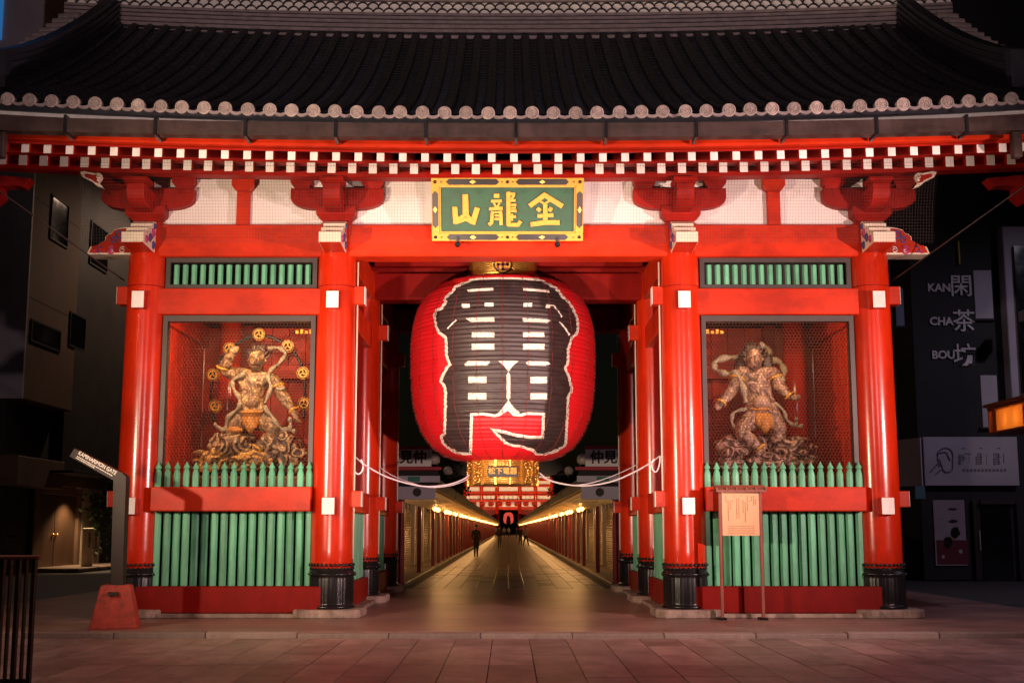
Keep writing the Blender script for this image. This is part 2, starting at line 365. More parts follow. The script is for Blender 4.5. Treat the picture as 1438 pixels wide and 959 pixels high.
# ------------------------------------------------------------------ ground
def sheet(name, x0, x1, y0, y1, z, m, n=1):
    me = bpy.data.meshes.new(name); me.from_pydata([(x0, y0, z), (x1, y0, z), (x1, y1, z), (x0, y1, z)], [], [(0, 1, 2, 3)])
    return link(name, me, m)
struct(sheet('ground', -700, 700, -300, 900, -0.26, ASPH))
struct(box('side_road', -40, -8.6, -2.2, 60, -0.3, -0.03, ASPH, bev=0))
struct(box('side_road', 8.43, 40, -2.4, 60, -0.3, -0.03, ASPH, bev=0))
pavement = struct(box('pavement', -30, 30, -40, -2.75, -0.35, -0.085, JOINT, bev=0))
gfloor = struct(box('gate_floor', -8.59, 8.35, -2.55, 7.9, -0.3, 0.0, FLOOR, bev=0.01))
# paving slabs in front of the gate
sw, sd = 0.455, 0.93
bm = bmesh.new(); bbox(bm, -sw / 2 + .004, sw / 2 - .004, -sd / 2 + .004, sd / 2 - .004, -0.03, 0.03)
bmesh.ops.bevel(bm, geom=bm.edges[:], offset=0.004, segments=1, affect='EDGES')
slab_me = fin(bm, 'paving_slab')
rows = 6
for j in range(rows):
    y = -2.78 - sd * (j + 0.5)
    half = 6.9 - 0.62 * j
    k0 = int(half / sw) + 1
    for k in range(-k0, k0 + 1):
        me = slab_me.copy() if False else slab_me
        o = link('paving_slab', me, None, pavement)
        if not slab_me.materials: slab_me.materials.append(PAVE[0])
        o.material_slots[0].link = 'OBJECT'; o.material_slots[0].material = random.choice(PAVE)
        o.location = (k * sw + 0.03, y, -0.09 + random.uniform(-.0025, .0025))
# low kerb between square and gate floor
x = -8.4
while x < 9.0:
    ln = 1.15
    zt = 0.012 if (x < -3.6 or x > 3.6) else -0.003
    o = struct(box('kerb', x + .004, x + ln - .004, -2.77, -2.56, -0.3, zt, KERB, bev=0.012)); x += ln
# drain strips along the side roads
STEEL = mat('steel_strip', (.45, .40, .36), .35, metal=.7)
struct(box('road_edge_strip', 8.352, 8.428, -2.2, 20, -0.05, 0.004, STEEL, bev=0))
struct(box('road_edge_strip', -8.66, -8.6, -2.2, 20, -0.05, 0.0, KERB, bev=0))

# ------------------------------------------------------------------ the gate
G = thing('temple_gate', 'large vermilion temple gate with grey tiled roof, white rafter ends and green lattices', 'gate')
ROWS = (0.0, 3.38, 6.77); CXS = (-5.6, -2.66, 2.66, 5.6); CR = 0.31
COLPROF = [(CR + .006, 0.12), (CR + .006, 1.0), (CR + .002, 2.6), (CR - .006, 4.2), (CR - .018, 5.4), (CR - .03, 5.99)]
def cuff_mesh():
    bm = bmesh.new(); r = CR + 0.022
    def fl(a, z): return 1 + (0.022 * abs(math.sin(a * 15)) if 0.2 < z < 0.6 else 0)
    lathe_bm(bm, [(r, .125), (r + .025, .13), (r + .025, .17), (r, .18), (r, .21), (r, .57), (r, .61), (r + .022, .615), (r + .022, .64), (r + .004, .645), (r + .004, .67), (r - .006, .675), (r - .006, .71), (r - .012, .715)], 120, fl=fl)
    for k in range(30):
        a = 2 * math.pi * k / 30
        ball_bm(bm, ((r - .004) * math.cos(a), (r - .004) * math.sin(a), .765), .026, 8, 5)
        a += math.pi / 30
        ball_bm(bm, ((r - .004) * math.cos(a), (r - .004) * math.sin(a), .715), .021, 6, 4)
        if k % 3 == 0: ball_bm(bm, ((r + .012) * math.cos(a), (r + .012) * math.sin(a), .628), .03, 8, 5)
    return fin(bm, 'cuff')
cuff_me = cuff_mesh(); col_me = None; base_me = None
def base_mesh():
    bm = bmesh.new(); a, b = 0.50, 0.36
    prism_bm(bm, [(a, -b), (a, b), (b, a), (-b, a), (-a, b), (-a, -b), (-b, -a), (b, -a)], 'z', 0.0, 0.125)
    bmesh.ops.bevel(bm, geom=bm.edges[:], offset=0.018, segments=1, affect='EDGES')
    return fin(bm, 'base_stone')
base_me = base_mesh()
bm = bmesh.new(); lathe_bm(bm, COLPROF, 64); col_me = fin(bm, 'column')
for yy in ROWS:
    for cx in CXS:
        c = link('column', col_me, REDC, G, smooth=True); c.location = (cx, yy, 0)
        k = link('cuff', cuff_me, BLACK, c, local=True, smooth=True)
        if yy == 0:
            bm = bmesh.new(); tube_bm(bm, [((CR - .010) * math.cos(2 * math.pi * q / 48), (CR - .010) * math.sin(2 * math.pi * q / 48), 4.985) for q in range(49)], .006, 5, False); link('joint_ring', fin(bm, 'joint_ring'), REDD, c, True, True)
        s = link('base_stone', base_me, STONE, c, local=True)
        s.rotation_euler.z = random.choice((0, 1, 2, 3)) * math.pi / 2

# diamond slats and pickets
def slat_mesh(h, w=0.057, d=0.04):
    bm = bmesh.new(); prism_bm(bm, [(-w, 0), (-w * .5, -d), (w * .5, -d), (w, 0), (w * .5, d * .8), (-w * .5, d * .8)], 'z', 0, h)
    return fin(bm, 'slat')
low_me = slat_mesh(1.10); up_me = slat_mesh(0.31, 0.043, 0.035)
def picket_mesh():
    bm = bmesh.new()
    lathe_bm(bm, [(.052, 0), (.052, .19), (.046, .225), (.033, .262), (.030, .272), (.047, .287), (.049, .297), (.038, .322), (.020, .350), (.006, .384)], 8)
    return fin(bm, 'picket')
pick_me = picket_mesh()
net_mats = WIRE
def net_mesh(x0, x1, z0, z1, y, cell=0.052, r=0.0028):
    bm = bmesh.new(); dx = cell; dz = cell * 0.87
    def seg(a, b):
        a = Vector(a); b = Vector(b); d = (b - a).normalized(); n = Vector((-d.z, 0, d.x)) * r; q = Vector((0, r, 0))
        A = [bm.verts.new(a + n), bm.verts.new(a - n), bm.verts.new(a - q)]; B = [bm.verts.new(b + n), bm.verts.new(b - n), bm.verts.new(b - q)]
        for i in range(3): bm.faces.new((A[i], A[(i + 1) % 3], B[(i + 1) % 3], B[i]))
    j = 0; z = z0; s = cell / math.sqrt(3)
    while z < z1:
        x = x0 + (dx / 2 if j % 2 else 0)
        while x < x1:
            p = (x, y, z); 
            if z + s < z1: seg((x, y, z), (x, y, z + s))
            t = (x + dx / 2, y, z - s / 2); t2 = (x - dx / 2, y, z - s / 2)
            if t[0] < x1 and t[2] > z0: seg(p, t)
            if t2[0] > x0 and t2[2] > z0: seg(p, t2)
            x += dx
        z += 1.5 * s; j += 1
    return fin(bm, 'wire_netting')

for sgn in (-1, 1):
    xa, xb = sgn * 2.66, sgn * 5.6
    lo, hi = min(xa, xb), max(xa, xb)
    # stone ledge, plinth board, lattice, rails
    box('ledge_stone', lo + .42, hi - .42, -.42, .3, 0.0, .066, STONE, G, .015)
    box('plinth_board', lo + .10, hi - .10, -.325, .1, .07, .455, REDD, G, .012)
    box('lattice_backing', lo + .25, hi - .25, .02, .06, .44, 1.60, DARKW, G, 0)
    n = 17
    for k in range(n):
        x = lo + .33 + (hi - lo - .66) * k / (n - 1)
        o = link('slat', low_me, GREEN, G); o.location = (x + random.uniform(-.004, .004), -.09 + random.uniform(-.004, .004), .456); o.rotation_euler.z = random.uniform(-.06, .06)
        o = link('picket', pick_me, GREEN, G, smooth=False); o.location = (x + random.uniform(-.004, .004), -.16, 1.915 - random.uniform(0, .012)); o.rotation_euler = (random.uniform(-.012, .012), random.uniform(-.015, .015), random.uniform(-.2, .2))
    box('rail_beam', lo + .275, hi - .275, -.335, -.02, 1.555, 1.915, RED, G, .014)
    # niche: frame, netting, walls
    fx0, fx1 = lo + .30, hi - .30
    bm = bmesh.new()
    for a in ((fx0, fx0 + .07, 1.9, 4.54), (fx1 - .07, fx1, 1.9, 4.54)): bbox(bm, a[0], a[1], -.12, .02, a[2], a[3])
    bbox(bm, fx0 + .07, fx1 - .07, -.118, .02, 4.45, 4.54)
    link('niche_frame', fin(bm, 'niche_frame'), FRAMEM, G)
    o = link('wire_netting', net_mesh(fx0 + .05, fx1 - .05, 1.92, 4.46, -.06), WIRE, G); o['kind'] = 'stuff'
    box('niche_floor', lo + .2, hi - .2, .03, 3.2, 1.70, 1.88, REDD, G, 0)
    for k in range(9):
        px = lo + .1 + (hi - lo - .2) * k / 9
        box('back_board', px + .004, px + (hi - lo - .2) / 9 - .004, 3.05, 3.10 + .006 * (k % 2), 1.88, 4.9, RED, G, .006)
    for x in (lo + .06, hi - .06):
        for k in range(8):
            yy = .36 + 2.66 * k / 8
            box('side_board', x - .03, x + .03, yy + .004, yy + 2.66 / 8 - .004, 1.88, 4.9, RED, G, .006)
    box('niche_ceiling', lo + .2, hi - .2, .1, 3.2, 4.90, 4.96, DARKW, G, 0)
    box('niche_brace', lo + .3, hi - .3, 2.85, 3.0, 3.95, 4.2, RED, G, .01)
    box('niche_post', (lo + hi) / 2 + sgn * .55 - .1, (lo + hi) / 2 + sgn * .55 + .1, 2.8, 3.0, 1.88, 4.9, REDD, G, .01)
    lathe('inner_column', [(.19, 1.88), (.19, 4.9)], REDC, G, 24, (sgn * 4.13 + (-.72 if sgn < 0 else .85), 2.3))
    for k in range(5):
        gx = (hi - .52 if sgn < 0 else lo + .40) + k * .075 - (.2 if sgn < 0 else 0)
        box('gilt_fringe', gx, gx + .05, .48, .50, 4.36, 4.41 + .02 * (k % 2), GOLDP, G, .004)
    # upper rail, transom, head beam
    box('lintel_beam', lo + .2, hi - .2, -.19, .12, 4.545, 4.955, RED, G, .014)
    bm = bmesh.new()
    bbox(bm, lo + .30, hi - .30, -.09, .03, 4.957, 5.03); bbox(bm, lo + .30, hi - .30, -.09, .03, 5.38, 5.448)
    bbox(bm, lo + .30, lo + .37, -.088, .03, 5.03, 5.38); bbox(bm, hi - .37, hi - .30, -.088, .03, 5.03, 5.38)
    link('transom_frame', fin(bm, 'transom_frame'), FRAMEM, G)
    box('transom_backing', lo + .25, hi - .25, .10, .13, 4.95, 5.46, DARKW, G, 0)
    for k in range(16):
        x = lo + .45 + (hi - lo - .9) * k / 15
        o = link('slat', up_me, GREEN, G); o.location = (x, -.03, 5.04)
    box('head_beam', lo + .18, hi - .18, -.20, .2, 5.45, 5.955, RED, G, .016)
    # plaster above
    box('plaster_panel', lo + .05, hi - .05, -.05, .1, 5.956, 6.72, PLAST, G, 0)
    # strut between brackets
    mx = (lo + hi) / 2
    box('strut_post', mx - .10, mx + .10, -.14, .0, 5.957, 6.50, RED, G, .01)
    prism('strut_block', [(mx - .17, 6.72), (mx - .17, 6.58), (mx - .11, 6.50), (mx + .11, 6.50), (mx + .17, 6.58), (mx + .17, 6.72)], 'y', -.20, .0, RED, G, bev=.006)
    # passage-side lattice between front, middle and rear rows
    for (ya, yb) in ((0, 3.38), (3.38, 6.77)):
        box('plinth_board', xa - sgn * .02 - .16, xa - sgn * .02 + .16, ya + .26, yb - .26, .07, .455, REDD, G, .012)
        box('ledge_stone', xa - .34, xa + .34, ya + .40, yb - .40, 0.0, .066, STONE, G, .015)
        box('rail_beam', xa - .17, xa + .17, ya + .25, yb - .25, 1.555, 1.915, RED, G, .014)
        box('lintel_beam', xa - .17, xa + .17, ya + .2, yb - .2, 4.545, 4.955, RED, G, .014)
        box('head_beam', xa - .19, xa + .19, ya + .2, yb - .2, 5.45, 5.955, RED, G, .014)
        box('side_panel', xa - .03, xa + .03, ya + .2, yb - .2, 1.9, 5.46, REDD, G, 0)
        box('lattice_backing', xa + sgn * .04, xa + sgn * .07, ya + .2, yb - .2, .44, 1.6, DARKW, G, 0)
        for k in range(17):
            o = link('slat', low_me, GREEN, G); o.location = (xa - sgn * .05, ya + .38 + (yb - ya - .76) * k / 16, .456); o.rotation_euler.z = sgn * math.pi / 2 * -1
        # outer gable side
        box('side_panel', xb - .05, xb + .05, ya + .2, yb - .2, .1, 6.7, REDD, G, 0)
        box('rail_beam', xb - .17, xb + .17, ya + .25, yb - .25, 1.555, 1.915, RED, G, .014)
        box('lintel_beam', xb - .17, xb + .17, ya + .2, yb - .2, 4.545, 4.955, RED, G, .014)
        box('head_beam', xb - .19, xb + .19, ya + .2, yb - .2, 5.45, 5.955, RED, G, .014)
    # thin conduits on the passage side of the inner columns
    for yy in ROWS:
        tube('conduit', [(sgn * 2.335, yy - .02, .85), (sgn * 2.335, yy - .02, 5.4)], .013, CREAM, G)
    # rear and middle rows, side bays; beams deepened to paint in shade
    for yy in ROWS[1:]:
        box('head_beam', lo + .18, hi - .18, yy - .2, yy + .2, 5.45, 5.955, REDD, G, .014)
        box('plaster_panel', lo + .05, hi - .05, yy - .05, yy + .05, 5.956, 8.0 if yy < 4 else 6.72, PLAST, G, 0)
        if yy > 4: box('rear_panel', lo + .2, hi - .2, yy - .05, yy + .05, .1, 5.45, REDD, G, 0)
# central bay beams, those behind the front row deepened to paint in shade
for yy in ROWS:
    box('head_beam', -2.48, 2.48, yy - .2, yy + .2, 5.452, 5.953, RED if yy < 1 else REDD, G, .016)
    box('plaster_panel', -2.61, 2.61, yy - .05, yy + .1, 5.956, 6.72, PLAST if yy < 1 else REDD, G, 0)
# passage ceiling boards, inner ones darkened to paint in the passage shade
for k in range(14):
    yy = .25 + 6.3 * k / 14
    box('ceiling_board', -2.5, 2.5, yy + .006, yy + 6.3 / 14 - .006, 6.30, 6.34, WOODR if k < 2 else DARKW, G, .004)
box('cross_beam', -2.45, 2.45, 4.9, 5.15, 5.95, 6.25, REDD, G, .014)
box('lantern_beam', -2.45, 2.45, 2.95, 3.14, 6.03, 6.28, REDD, G, .014)
# tie ends with white faces
def tie_end(cx, cy, z0, z1, dirx, diry, w=.19, ln=.13):
    if diry:
        y0 = cy + diry * .26; y1 = cy + diry * (CR + ln)
        o = box('tie_end', cx - w / 2, cx + w / 2, y0, y1, z0, z1, RED, G, .008)
        box('white_face', cx - w / 2 + .004, cx + w / 2 - .004, y1, y1 + diry * .006, z0 + .004, z1 - .004, WHITE, o, 0)
    else:
        x0 = cx + dirx * .26; x1 = cx + dirx * (CR + ln)
        o = box('tie_end', x0, x1, cy - w / 2, cy + w / 2, z0, z1, RED, G, .008)
        box('white_face', x1, x1 + dirx * .006, cy - w / 2 + .004, cy + w / 2 - .004, z0 + .004, z1 - .004, WHITE, o, 0)
for cx in CXS:
    tie_end(cx, 0, 4.60, 4.86, 0, -1)
    tie_end(cx, 0, 1.505, 1.755, 0, -1)
    s = math.copysign(1, cx)
    for yy in ROWS:
        d = -s if abs(cx) < 3 else s
        tie_end(cx, yy, 4.72, 5.0, d, 0, .2, .13)
        tie_end(cx, yy, 1.62, 1.86, d, 0, .2, .13)

# carved nosings on the column heads
def scroll(cx, cz, r, turns, a0, sgn):
    return [(cx + sgn * r * (1 - .8 * t / (turns * 12)) * math.cos(a0 + t / 12 * 2 * math.pi), cz + r * (1 - .8 * t / (turns * 12)) * math.sin(a0 + t / 12 * 2 * math.pi)) for t in range(int(turns * 12) + 1)]
for cx in CXS:
    pr = [(-.25, 5.49), (-.80, 5.52), (-.815, 5.68), (-.70, 5.72), (-.60, 5.705), (-.60, 5.80), (-.48, 5.845), (-.42, 5.83), (-.42, 5.91), (-.30, 5.975), (-.2, 5.98)]
    nose = prism('carved_nosing', pr, 'x', cx - .165, cx + .165, [RED, CREAM], G, bev=.006)
    for p in nose.data.polygons:
        c = p.center
        if p.normal.z > -.3 and abs(p.normal.x) < .5: p.material_index = 1
        if abs(p.normal.x) >= .5: p.material_index = 1
    for sg in (-1, 1):
        for (yc, zc, rr, mm) in ((-.66, 5.60, .062, PINKP), (-.50, 5.66, .075, BLUEP), (-.37, 5.76, .085, PINKP), (-.34, 5.58, .07, BLUEP), (-.30, 5.89, .05, BLUEP)):
            bm = bmesh.new()
            tube_bm(bm, [(cx + sg * .166, a, b) for a, b in scroll(yc, zc, rr, 1.4, 0, 1)], .018, 5)
            link('painted_scroll', fin(bm, 'painted_scroll'), mm, nose, smooth=True)
for sg in (-1, 1):
    out = [(0, 880), (-15, 880), (90, 880), (125, 805), (180, 800), (225, 770), (268, 745), (270, 712), (300, 685), (330, 678), (355, 645), (400, 630), (450, 622), (500, 620), (640, 620), (640, 880)]
    pts = []
    for (a, b) in out[2:]:
        q = atY(110 + a / 6.853, 230 + b / 6.853, -.12); pts.append((sg * -q.x, q.z))
    nose = prism('cloud_nosing', pts, 'y', -.165, .165, CREAM, G)
    c = Vector((sum(p[0] for p in pts) / len(pts), sum(p[1] for p in pts) / len(pts)))
    ins = [tuple(c + (Vector(p) - c) * .90) for p in pts]
    prism('painted_field', ins, 'y', -.170, -.15, RED, nose)
    for (a, b, rr, mm, tr, wd) in ((320, 835, 46, PINKP, 1.6, .03), (320, 835, 25, WHITE, 1.2, .014), (425, 830, 34, WHITE, 1.4, .02), (345, 735, 36, BLUEP, 1.4, .026), (400, 690, 46, BLUEP, 1.2, .03), (440, 740, 40, PINKP, 1.2, .024), (210, 832, 38, BLUEP, .8, .022), (165, 850, 25, PINKP, .8, .02)):
        q = atY(110 + a / 6.853, 230 + b / 6.853, -.17)
        bm = bmesh.new()
        tube_bm(bm, [(sg * -x, -.171, z) for x, z in scroll(q.x, q.z, rr / 6.853 / 93, tr, 1, 1)], wd / 2, 5)
        link('painted_scroll', fin(bm, 'painted_scroll'), mm, nose, smooth=True)

# bracket sets on each front column
def arc_arm(c, half, z0, z1, r=.2):
    rx = r * 1.55; r = r * .62
    p = [(c - half, z1)]
    for k in range(6):
        a = math.pi / 2 * k / 5; p.append((c - half + rx * (1 - math.cos(a)), z0 + r * (1 - math.sin(a))))
    for k in range(6):
        a = math.pi / 2 * (1 - k / 5); p.append((c + half - rx * (1 - math.cos(a)), z0 + r * (1 - math.sin(a))))
    p.append((c + half, z1)); return p
def block(name, cx, cy, z0, z1, w, parent):
    h = z1 - z0
    bm = bmesh.new()
    v = []
    for (f, z) in ((.62, z0), (.78, z0 + h * .2), (1.0, z0 + h * .45), (1.0, z1)):
        v.append([bm.verts.new((cx + a * w / 2 * f, cy + b * w / 2 * f, z)) for a, b in ((-1, -1), (1, -1), (1, 1), (-1, 1))])
    for i in range(3):
        for k in range(4): bm.faces.new((v[i][k], v[i][(k + 1) % 4], v[i + 1][(k + 1) % 4], v[i + 1][k]))
    bm.faces.new(v[0][::-1]); bm.faces.new(v[-1])
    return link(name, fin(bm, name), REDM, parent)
for cx in CXS:
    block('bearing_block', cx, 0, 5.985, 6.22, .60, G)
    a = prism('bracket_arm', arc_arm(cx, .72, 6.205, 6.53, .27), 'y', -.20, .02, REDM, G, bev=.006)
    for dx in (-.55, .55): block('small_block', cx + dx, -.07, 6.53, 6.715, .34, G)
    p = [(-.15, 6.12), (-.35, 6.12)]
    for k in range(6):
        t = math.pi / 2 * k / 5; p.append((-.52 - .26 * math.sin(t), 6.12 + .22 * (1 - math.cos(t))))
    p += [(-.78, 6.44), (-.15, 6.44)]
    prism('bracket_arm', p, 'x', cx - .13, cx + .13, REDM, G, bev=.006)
    block('small_block', cx, -.62, 6.442, 6.53, .36, G)
    # white half-moon shapes beside the arms are plaster seen past them; nothing more to build
def sori(x, k=.17): return k * (x / 6.9) ** 2
def swept(name, y0, y1, z0, z1, half, m, k=.17, n=24, parent=None, ybow=0):
    bm = bmesh.new(); prev = None
    for i in range(n + 1):
        x = -half + 2 * half * i / n; d = sori(x, k)
        r = [bm.verts.new((x, y, z + d)) for y, z in ((y0, z0), (y1, z0), (y1, z1), (y0, z1))]
        if prev:
            for q in range(4): bm.faces.new((prev[q], prev[(q + 1) % 4], r[(q + 1) % 4], r[q]))
        else: bm.faces.new(r)
        prev = r
    bm.faces.new(prev[::-1])
    return link(name, fin(bm, name), m, parent)
HALF = 8.05
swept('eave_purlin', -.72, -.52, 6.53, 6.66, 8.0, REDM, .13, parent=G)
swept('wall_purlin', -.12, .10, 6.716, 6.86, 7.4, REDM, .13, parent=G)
# rafters
RP = .302; s1 = .35
def rafter_mesh(w, h, y0, z0, y1, z1):
    bm = bmesh.new(); prism_bm(bm, [(y0, z0 - h / 2), (y0, z0 + h / 2), (y1, z1 + h / 2), (y1, z1 - h / 2)], 'x', -w / 2, w / 2); return fin(bm, 'rafter')
r1 = rafter_mesh(.118, .155, -1.2, 6.512, 3.3, 6.512 + 4.5 * s1)
r2 = rafter_mesh(.104, .122, -2.4, 6.285, -.9, 6.285 + 1.5 * .33)
bm = bmesh.new(); bbox(bm, -.0575, .0575, -1.208, -1.2, 6.512 - .075, 6.512 + .075); e1 = fin(bm, 'white_end')
bm = bmesh.new(); bbox(bm, -.050, .050, -2.408, -2.4, 6.285 - .059, 6.285 + .059); e2 = fin(bm, 'white_end')
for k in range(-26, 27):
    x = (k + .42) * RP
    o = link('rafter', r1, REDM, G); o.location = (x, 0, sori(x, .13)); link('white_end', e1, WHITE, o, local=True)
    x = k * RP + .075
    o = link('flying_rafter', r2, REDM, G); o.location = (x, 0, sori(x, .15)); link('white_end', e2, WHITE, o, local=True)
# boards
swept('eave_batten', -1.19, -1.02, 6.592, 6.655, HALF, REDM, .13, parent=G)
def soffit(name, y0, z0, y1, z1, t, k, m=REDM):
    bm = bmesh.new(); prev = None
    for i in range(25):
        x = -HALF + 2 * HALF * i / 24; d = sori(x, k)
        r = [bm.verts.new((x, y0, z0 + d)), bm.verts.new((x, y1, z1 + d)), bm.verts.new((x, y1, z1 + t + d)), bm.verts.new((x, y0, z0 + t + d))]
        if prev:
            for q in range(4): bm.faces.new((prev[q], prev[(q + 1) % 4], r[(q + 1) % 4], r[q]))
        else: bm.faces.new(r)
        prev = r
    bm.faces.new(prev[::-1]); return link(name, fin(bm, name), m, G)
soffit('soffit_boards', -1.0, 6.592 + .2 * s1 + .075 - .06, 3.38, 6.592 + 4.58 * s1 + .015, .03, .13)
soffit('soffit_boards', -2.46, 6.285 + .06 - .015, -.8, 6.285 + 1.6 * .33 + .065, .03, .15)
swept('fascia_board', -2.56, -2.42, 6.37, 6.585, HALF, RED, .15, parent=G)
swept('white_eave_board', -2.66, -2.45, 6.60, 6.655, HALF + .1, WHITE, .21, parent=G)
swept('dark_eave_board', -2.70, -2.45, 6.657, 6.765, HALF + .1, TILE, .20, parent=G)
g = swept('gutter', -2.88, -2.72, 6.41, 6.60, HALF, GUTTER, .10, parent=G)
for k in range(-5, 6):
    x = k * 1.19 + .1; d = sori(x, .10)
    box('gutter_strap', x - .02, x + .02, -2.90, -2.6, 6.39 + d, 6.64 + d, BLACK, g, .003)
for sg in (-1, 1):
    x = sg * 6.72
    d = box('gutter_downpipe', x - .06, x + .06, -2.86, -2.74, 6.15, 6.5, GUTTER, g, .01)
    # net cord from the column head to the eave corner
    tube('net_cord', [(sg * 5.95, -.05, 5.1), (sg * 7.75, -1.9, 6.42)], .012, GUTTER, G)
    q = atY(714 - 574, 251, -.9)
    lf = [(22, 85), (60, 76), (110, 86), (160, 97), (205, 92), (229, 128), (212, 160), (196, 180), (243, 238), (180, 215), (130, 172), (80, 148), (45, 132)]
    lp = [atY(110 + a / 6.853, 230 + b / 6.853, -.80) for a, b in lf]
    cv = prism('white_scroll_carving', [(sg * -p.x, p.z) for p in lp], 'y', -.82, -.74, CREAM, G)
    cc = Vector((sum(p.x for p in lp) / len(lp), sum(p.z for p in lp) / len(lp)))
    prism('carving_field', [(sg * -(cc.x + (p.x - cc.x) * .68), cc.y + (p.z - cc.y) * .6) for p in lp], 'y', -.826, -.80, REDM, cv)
    q = atY(110 + 197 / 6.853, 230 + 125 / 6.853, -.83); bm = bmesh.new(); tube_bm(bm, [(sg * -a, -.83, b) for a, b in scroll(q.x, q.z, .045, 1.3, 0, 1)], .013, 6); link('carving_curl', fin(bm, 'carving_curl'), CREAM, cv, smooth=True)
    bm = bmesh.new(); tube_bm(bm, [(sg * a, -.22, b) for a, b in scroll(1.78, 6.66, .05, 1.3, 0, 1)], .014, 6)
    tube_bm(bm, [(sg * a, -.22, b) for a, b in ((1.74, 6.70), (1.62, 6.72), (1.5, 6.70))], .012, 6)
    link('white_scroll_carving', fin(bm, 'white_scroll_carving'), CREAM, G, smooth=True)
    prism('purlin_nosing', [(sg * 7.22, 6.53), (sg * 8.02, 6.60), (sg * 8.04, 6.44), (sg * 7.92, 6.2), (sg * 7.74, 6.14), (sg * 7.62, 6.25), (sg * 7.65, 6.40), (sg * 7.47, 6.42), (sg * 7.32, 6.40)], 'y', -.72, -.5, REDD, G)

# fine bird netting stretched from the rafter ends down over the brackets
NETM = mat('bird_net_cord', (.05, .03, .028), .8)
for (xa_, xb_) in ((-6.3, -1.22), (1.22, 6.3)):
    bm = bmesh.new(); rr = .0012; n_ = int((xb_ - xa_) / .042)
    path = [(-1.24, 6.60), (-1.0, 6.0), (-.90, 5.46)]
    for k in range(n_ + 1):
        x = xa_ + k * .042; d = sori(x, .13)
        for q in range(2):
            (ya_, za_), (yb_, zb2) = path[q], path[q + 1]
            A = [bm.verts.new((x + a * rr, ya_, za_ + (d if q == 0 else 0))) for a in (-1, 1)]; B = [bm.verts.new((x + a * rr, yb_, zb2)) for a in (1, -1)]
            bm.faces.new(A + B)
    for q in range(2):
        (ya_, za_), (yb_, zb2) = path[q], path[q + 1]; m_ = int((za_ - zb2) / .042)
        for k in range(m_):
            t_ = k / m_; y = ya_ + (yb_ - ya_) * t_; z = za_ + (zb2 - za_) * t_
            bm.faces.new([bm.verts.new((xa_, y, z - rr)), bm.verts.new((xb_, y, z - rr)), bm.verts.new((xb_, y, z + rr)), bm.verts.new((xa_, y, z + rr))])
    o = link('bird_netting', fin(bm, 'bird_netting'), NETM, G); o['kind'] = 'stuff'

# ------------------------------------------------------------------ tiled roof
EYV, RIY = -2.70, 3.02
def rz(y):
    t = y - EYV; return 6.80 + .43 * t + .0366 * t * t
def tile_row_mesh(rad, n=21):
    bm = bmesh.new(); prev = None; seg = 7
    for i in range(n):
        for (f, rr) in ((0.0, rad), (.86, rad * .93), (1.0, rad * .90)):
            y = EYV + (RIY - EYV) * (i + f) / n
            if f == 1.0 and i < n - 1: continue
            z = rz(y)
            ring = [bm.verts.new((rr * math.cos(math.pi * k / seg), y, z + rr * math.sin(math.pi * k / seg))) for k in range(seg + 1)]
            if prev:
                for k in range(seg): bm.faces.new((prev[k], prev[k + 1], ring[k + 1], ring[k]))
            prev = ring
    return fin(bm, 'cover_tile_row')
def pan_mesh(wd, n=38):
    bm = bmesh.new(); prev = None
    for i in range(n):
        for f in (0.0, 1.0):
            y = EYV + (RIY - EYV) * (i + f * .97) / n; z = rz(y) + (.018 if f == 0 else -.004)
            ring = [bm.verts.new((wd * a, y, z - .035 * (1 - (2 * a) ** 2))) for a in (-.5, -.25, 0, .25, .5)]
            if prev:
                for k in range(4): bm.faces.new((prev[k], prev[k + 1], ring[k + 1], ring[k]))
            prev = ring
    return fin(bm, 'pan_tile_row')
TP = .2925;  tr = tile_row_mesh(.083); pm = pan_mesh(TP)
def disc_mesh():
    bm = bmesh.new(); r = .089
    def ring_lathe(prof):
        rings = []
        for (rr, y) in prof: rings.append([bm.verts.new((rr * math.cos(2 * math.pi * k / 24), y, rr * math.sin(2 * math.pi * k / 24))) for k in range(24)])
        for i in range(len(rings) - 1):
            for k in range(24): bm.faces.new((rings[i][k], rings[i][(k + 1) % 24], rings[i + 1][(k + 1) % 24], rings[i + 1][k]))
        bm.faces.new(rings[-1])
    ring_lathe([(r, .09), (r, -.012), (r * .86, -.016), (r * .84, -.004), (r * .66, -.004), (r * .64, -.013), (r * .56, -.013), (r * .54, -.002), (.001, -.002)])
    for k in range(5):
        a = 2 * math.pi * k / 5
        q = bmesh.ops.create_cube(bm, size=1)
        for v in q['verts']: v.co = Matrix.Rotation(a, 3, 'Y') @ Vector((v.co.x * .012, v.co.y * .018 - .004, v.co.z * .036 + .026))
    for k in range(12):
        a = 2 * math.pi * (k + .5) / 12; ball_bm(bm, (r * .75 * math.cos(a), -.005, r * .75 * math.sin(a)), .0062, 6, 4)
    return fin(bm, 'eave_tile_disc')
dm = disc_mesh()
DISCD = mat('disc_recess_shade', (.07, .05, .047), .7, var=.3, vscale=30)  # dark recess colour paints in the shade of the relief
def drip_mesh():
    bm = bmesh.new(); n = 8; prev = None
    for i in range(n + 1):
        a = -.5 + i / n; x = a * (TP - .12); zt = -.035 * (1 - (2 * a) ** 2)
        r = [bm.verts.new((x, -.02, zt + .012)), bm.verts.new((x, -.025, zt - .030)), bm.verts.new((x, .03, zt - .030)), bm.verts.new((x, .03, zt + .012))]
        if prev:
            for q in range(4): bm.faces.new((prev[q], prev[(q + 1) % 4], r[(q + 1) % 4], r[q]))
        prev = r
    return fin(bm, 'drip_tile')
drm = drip_mesh()
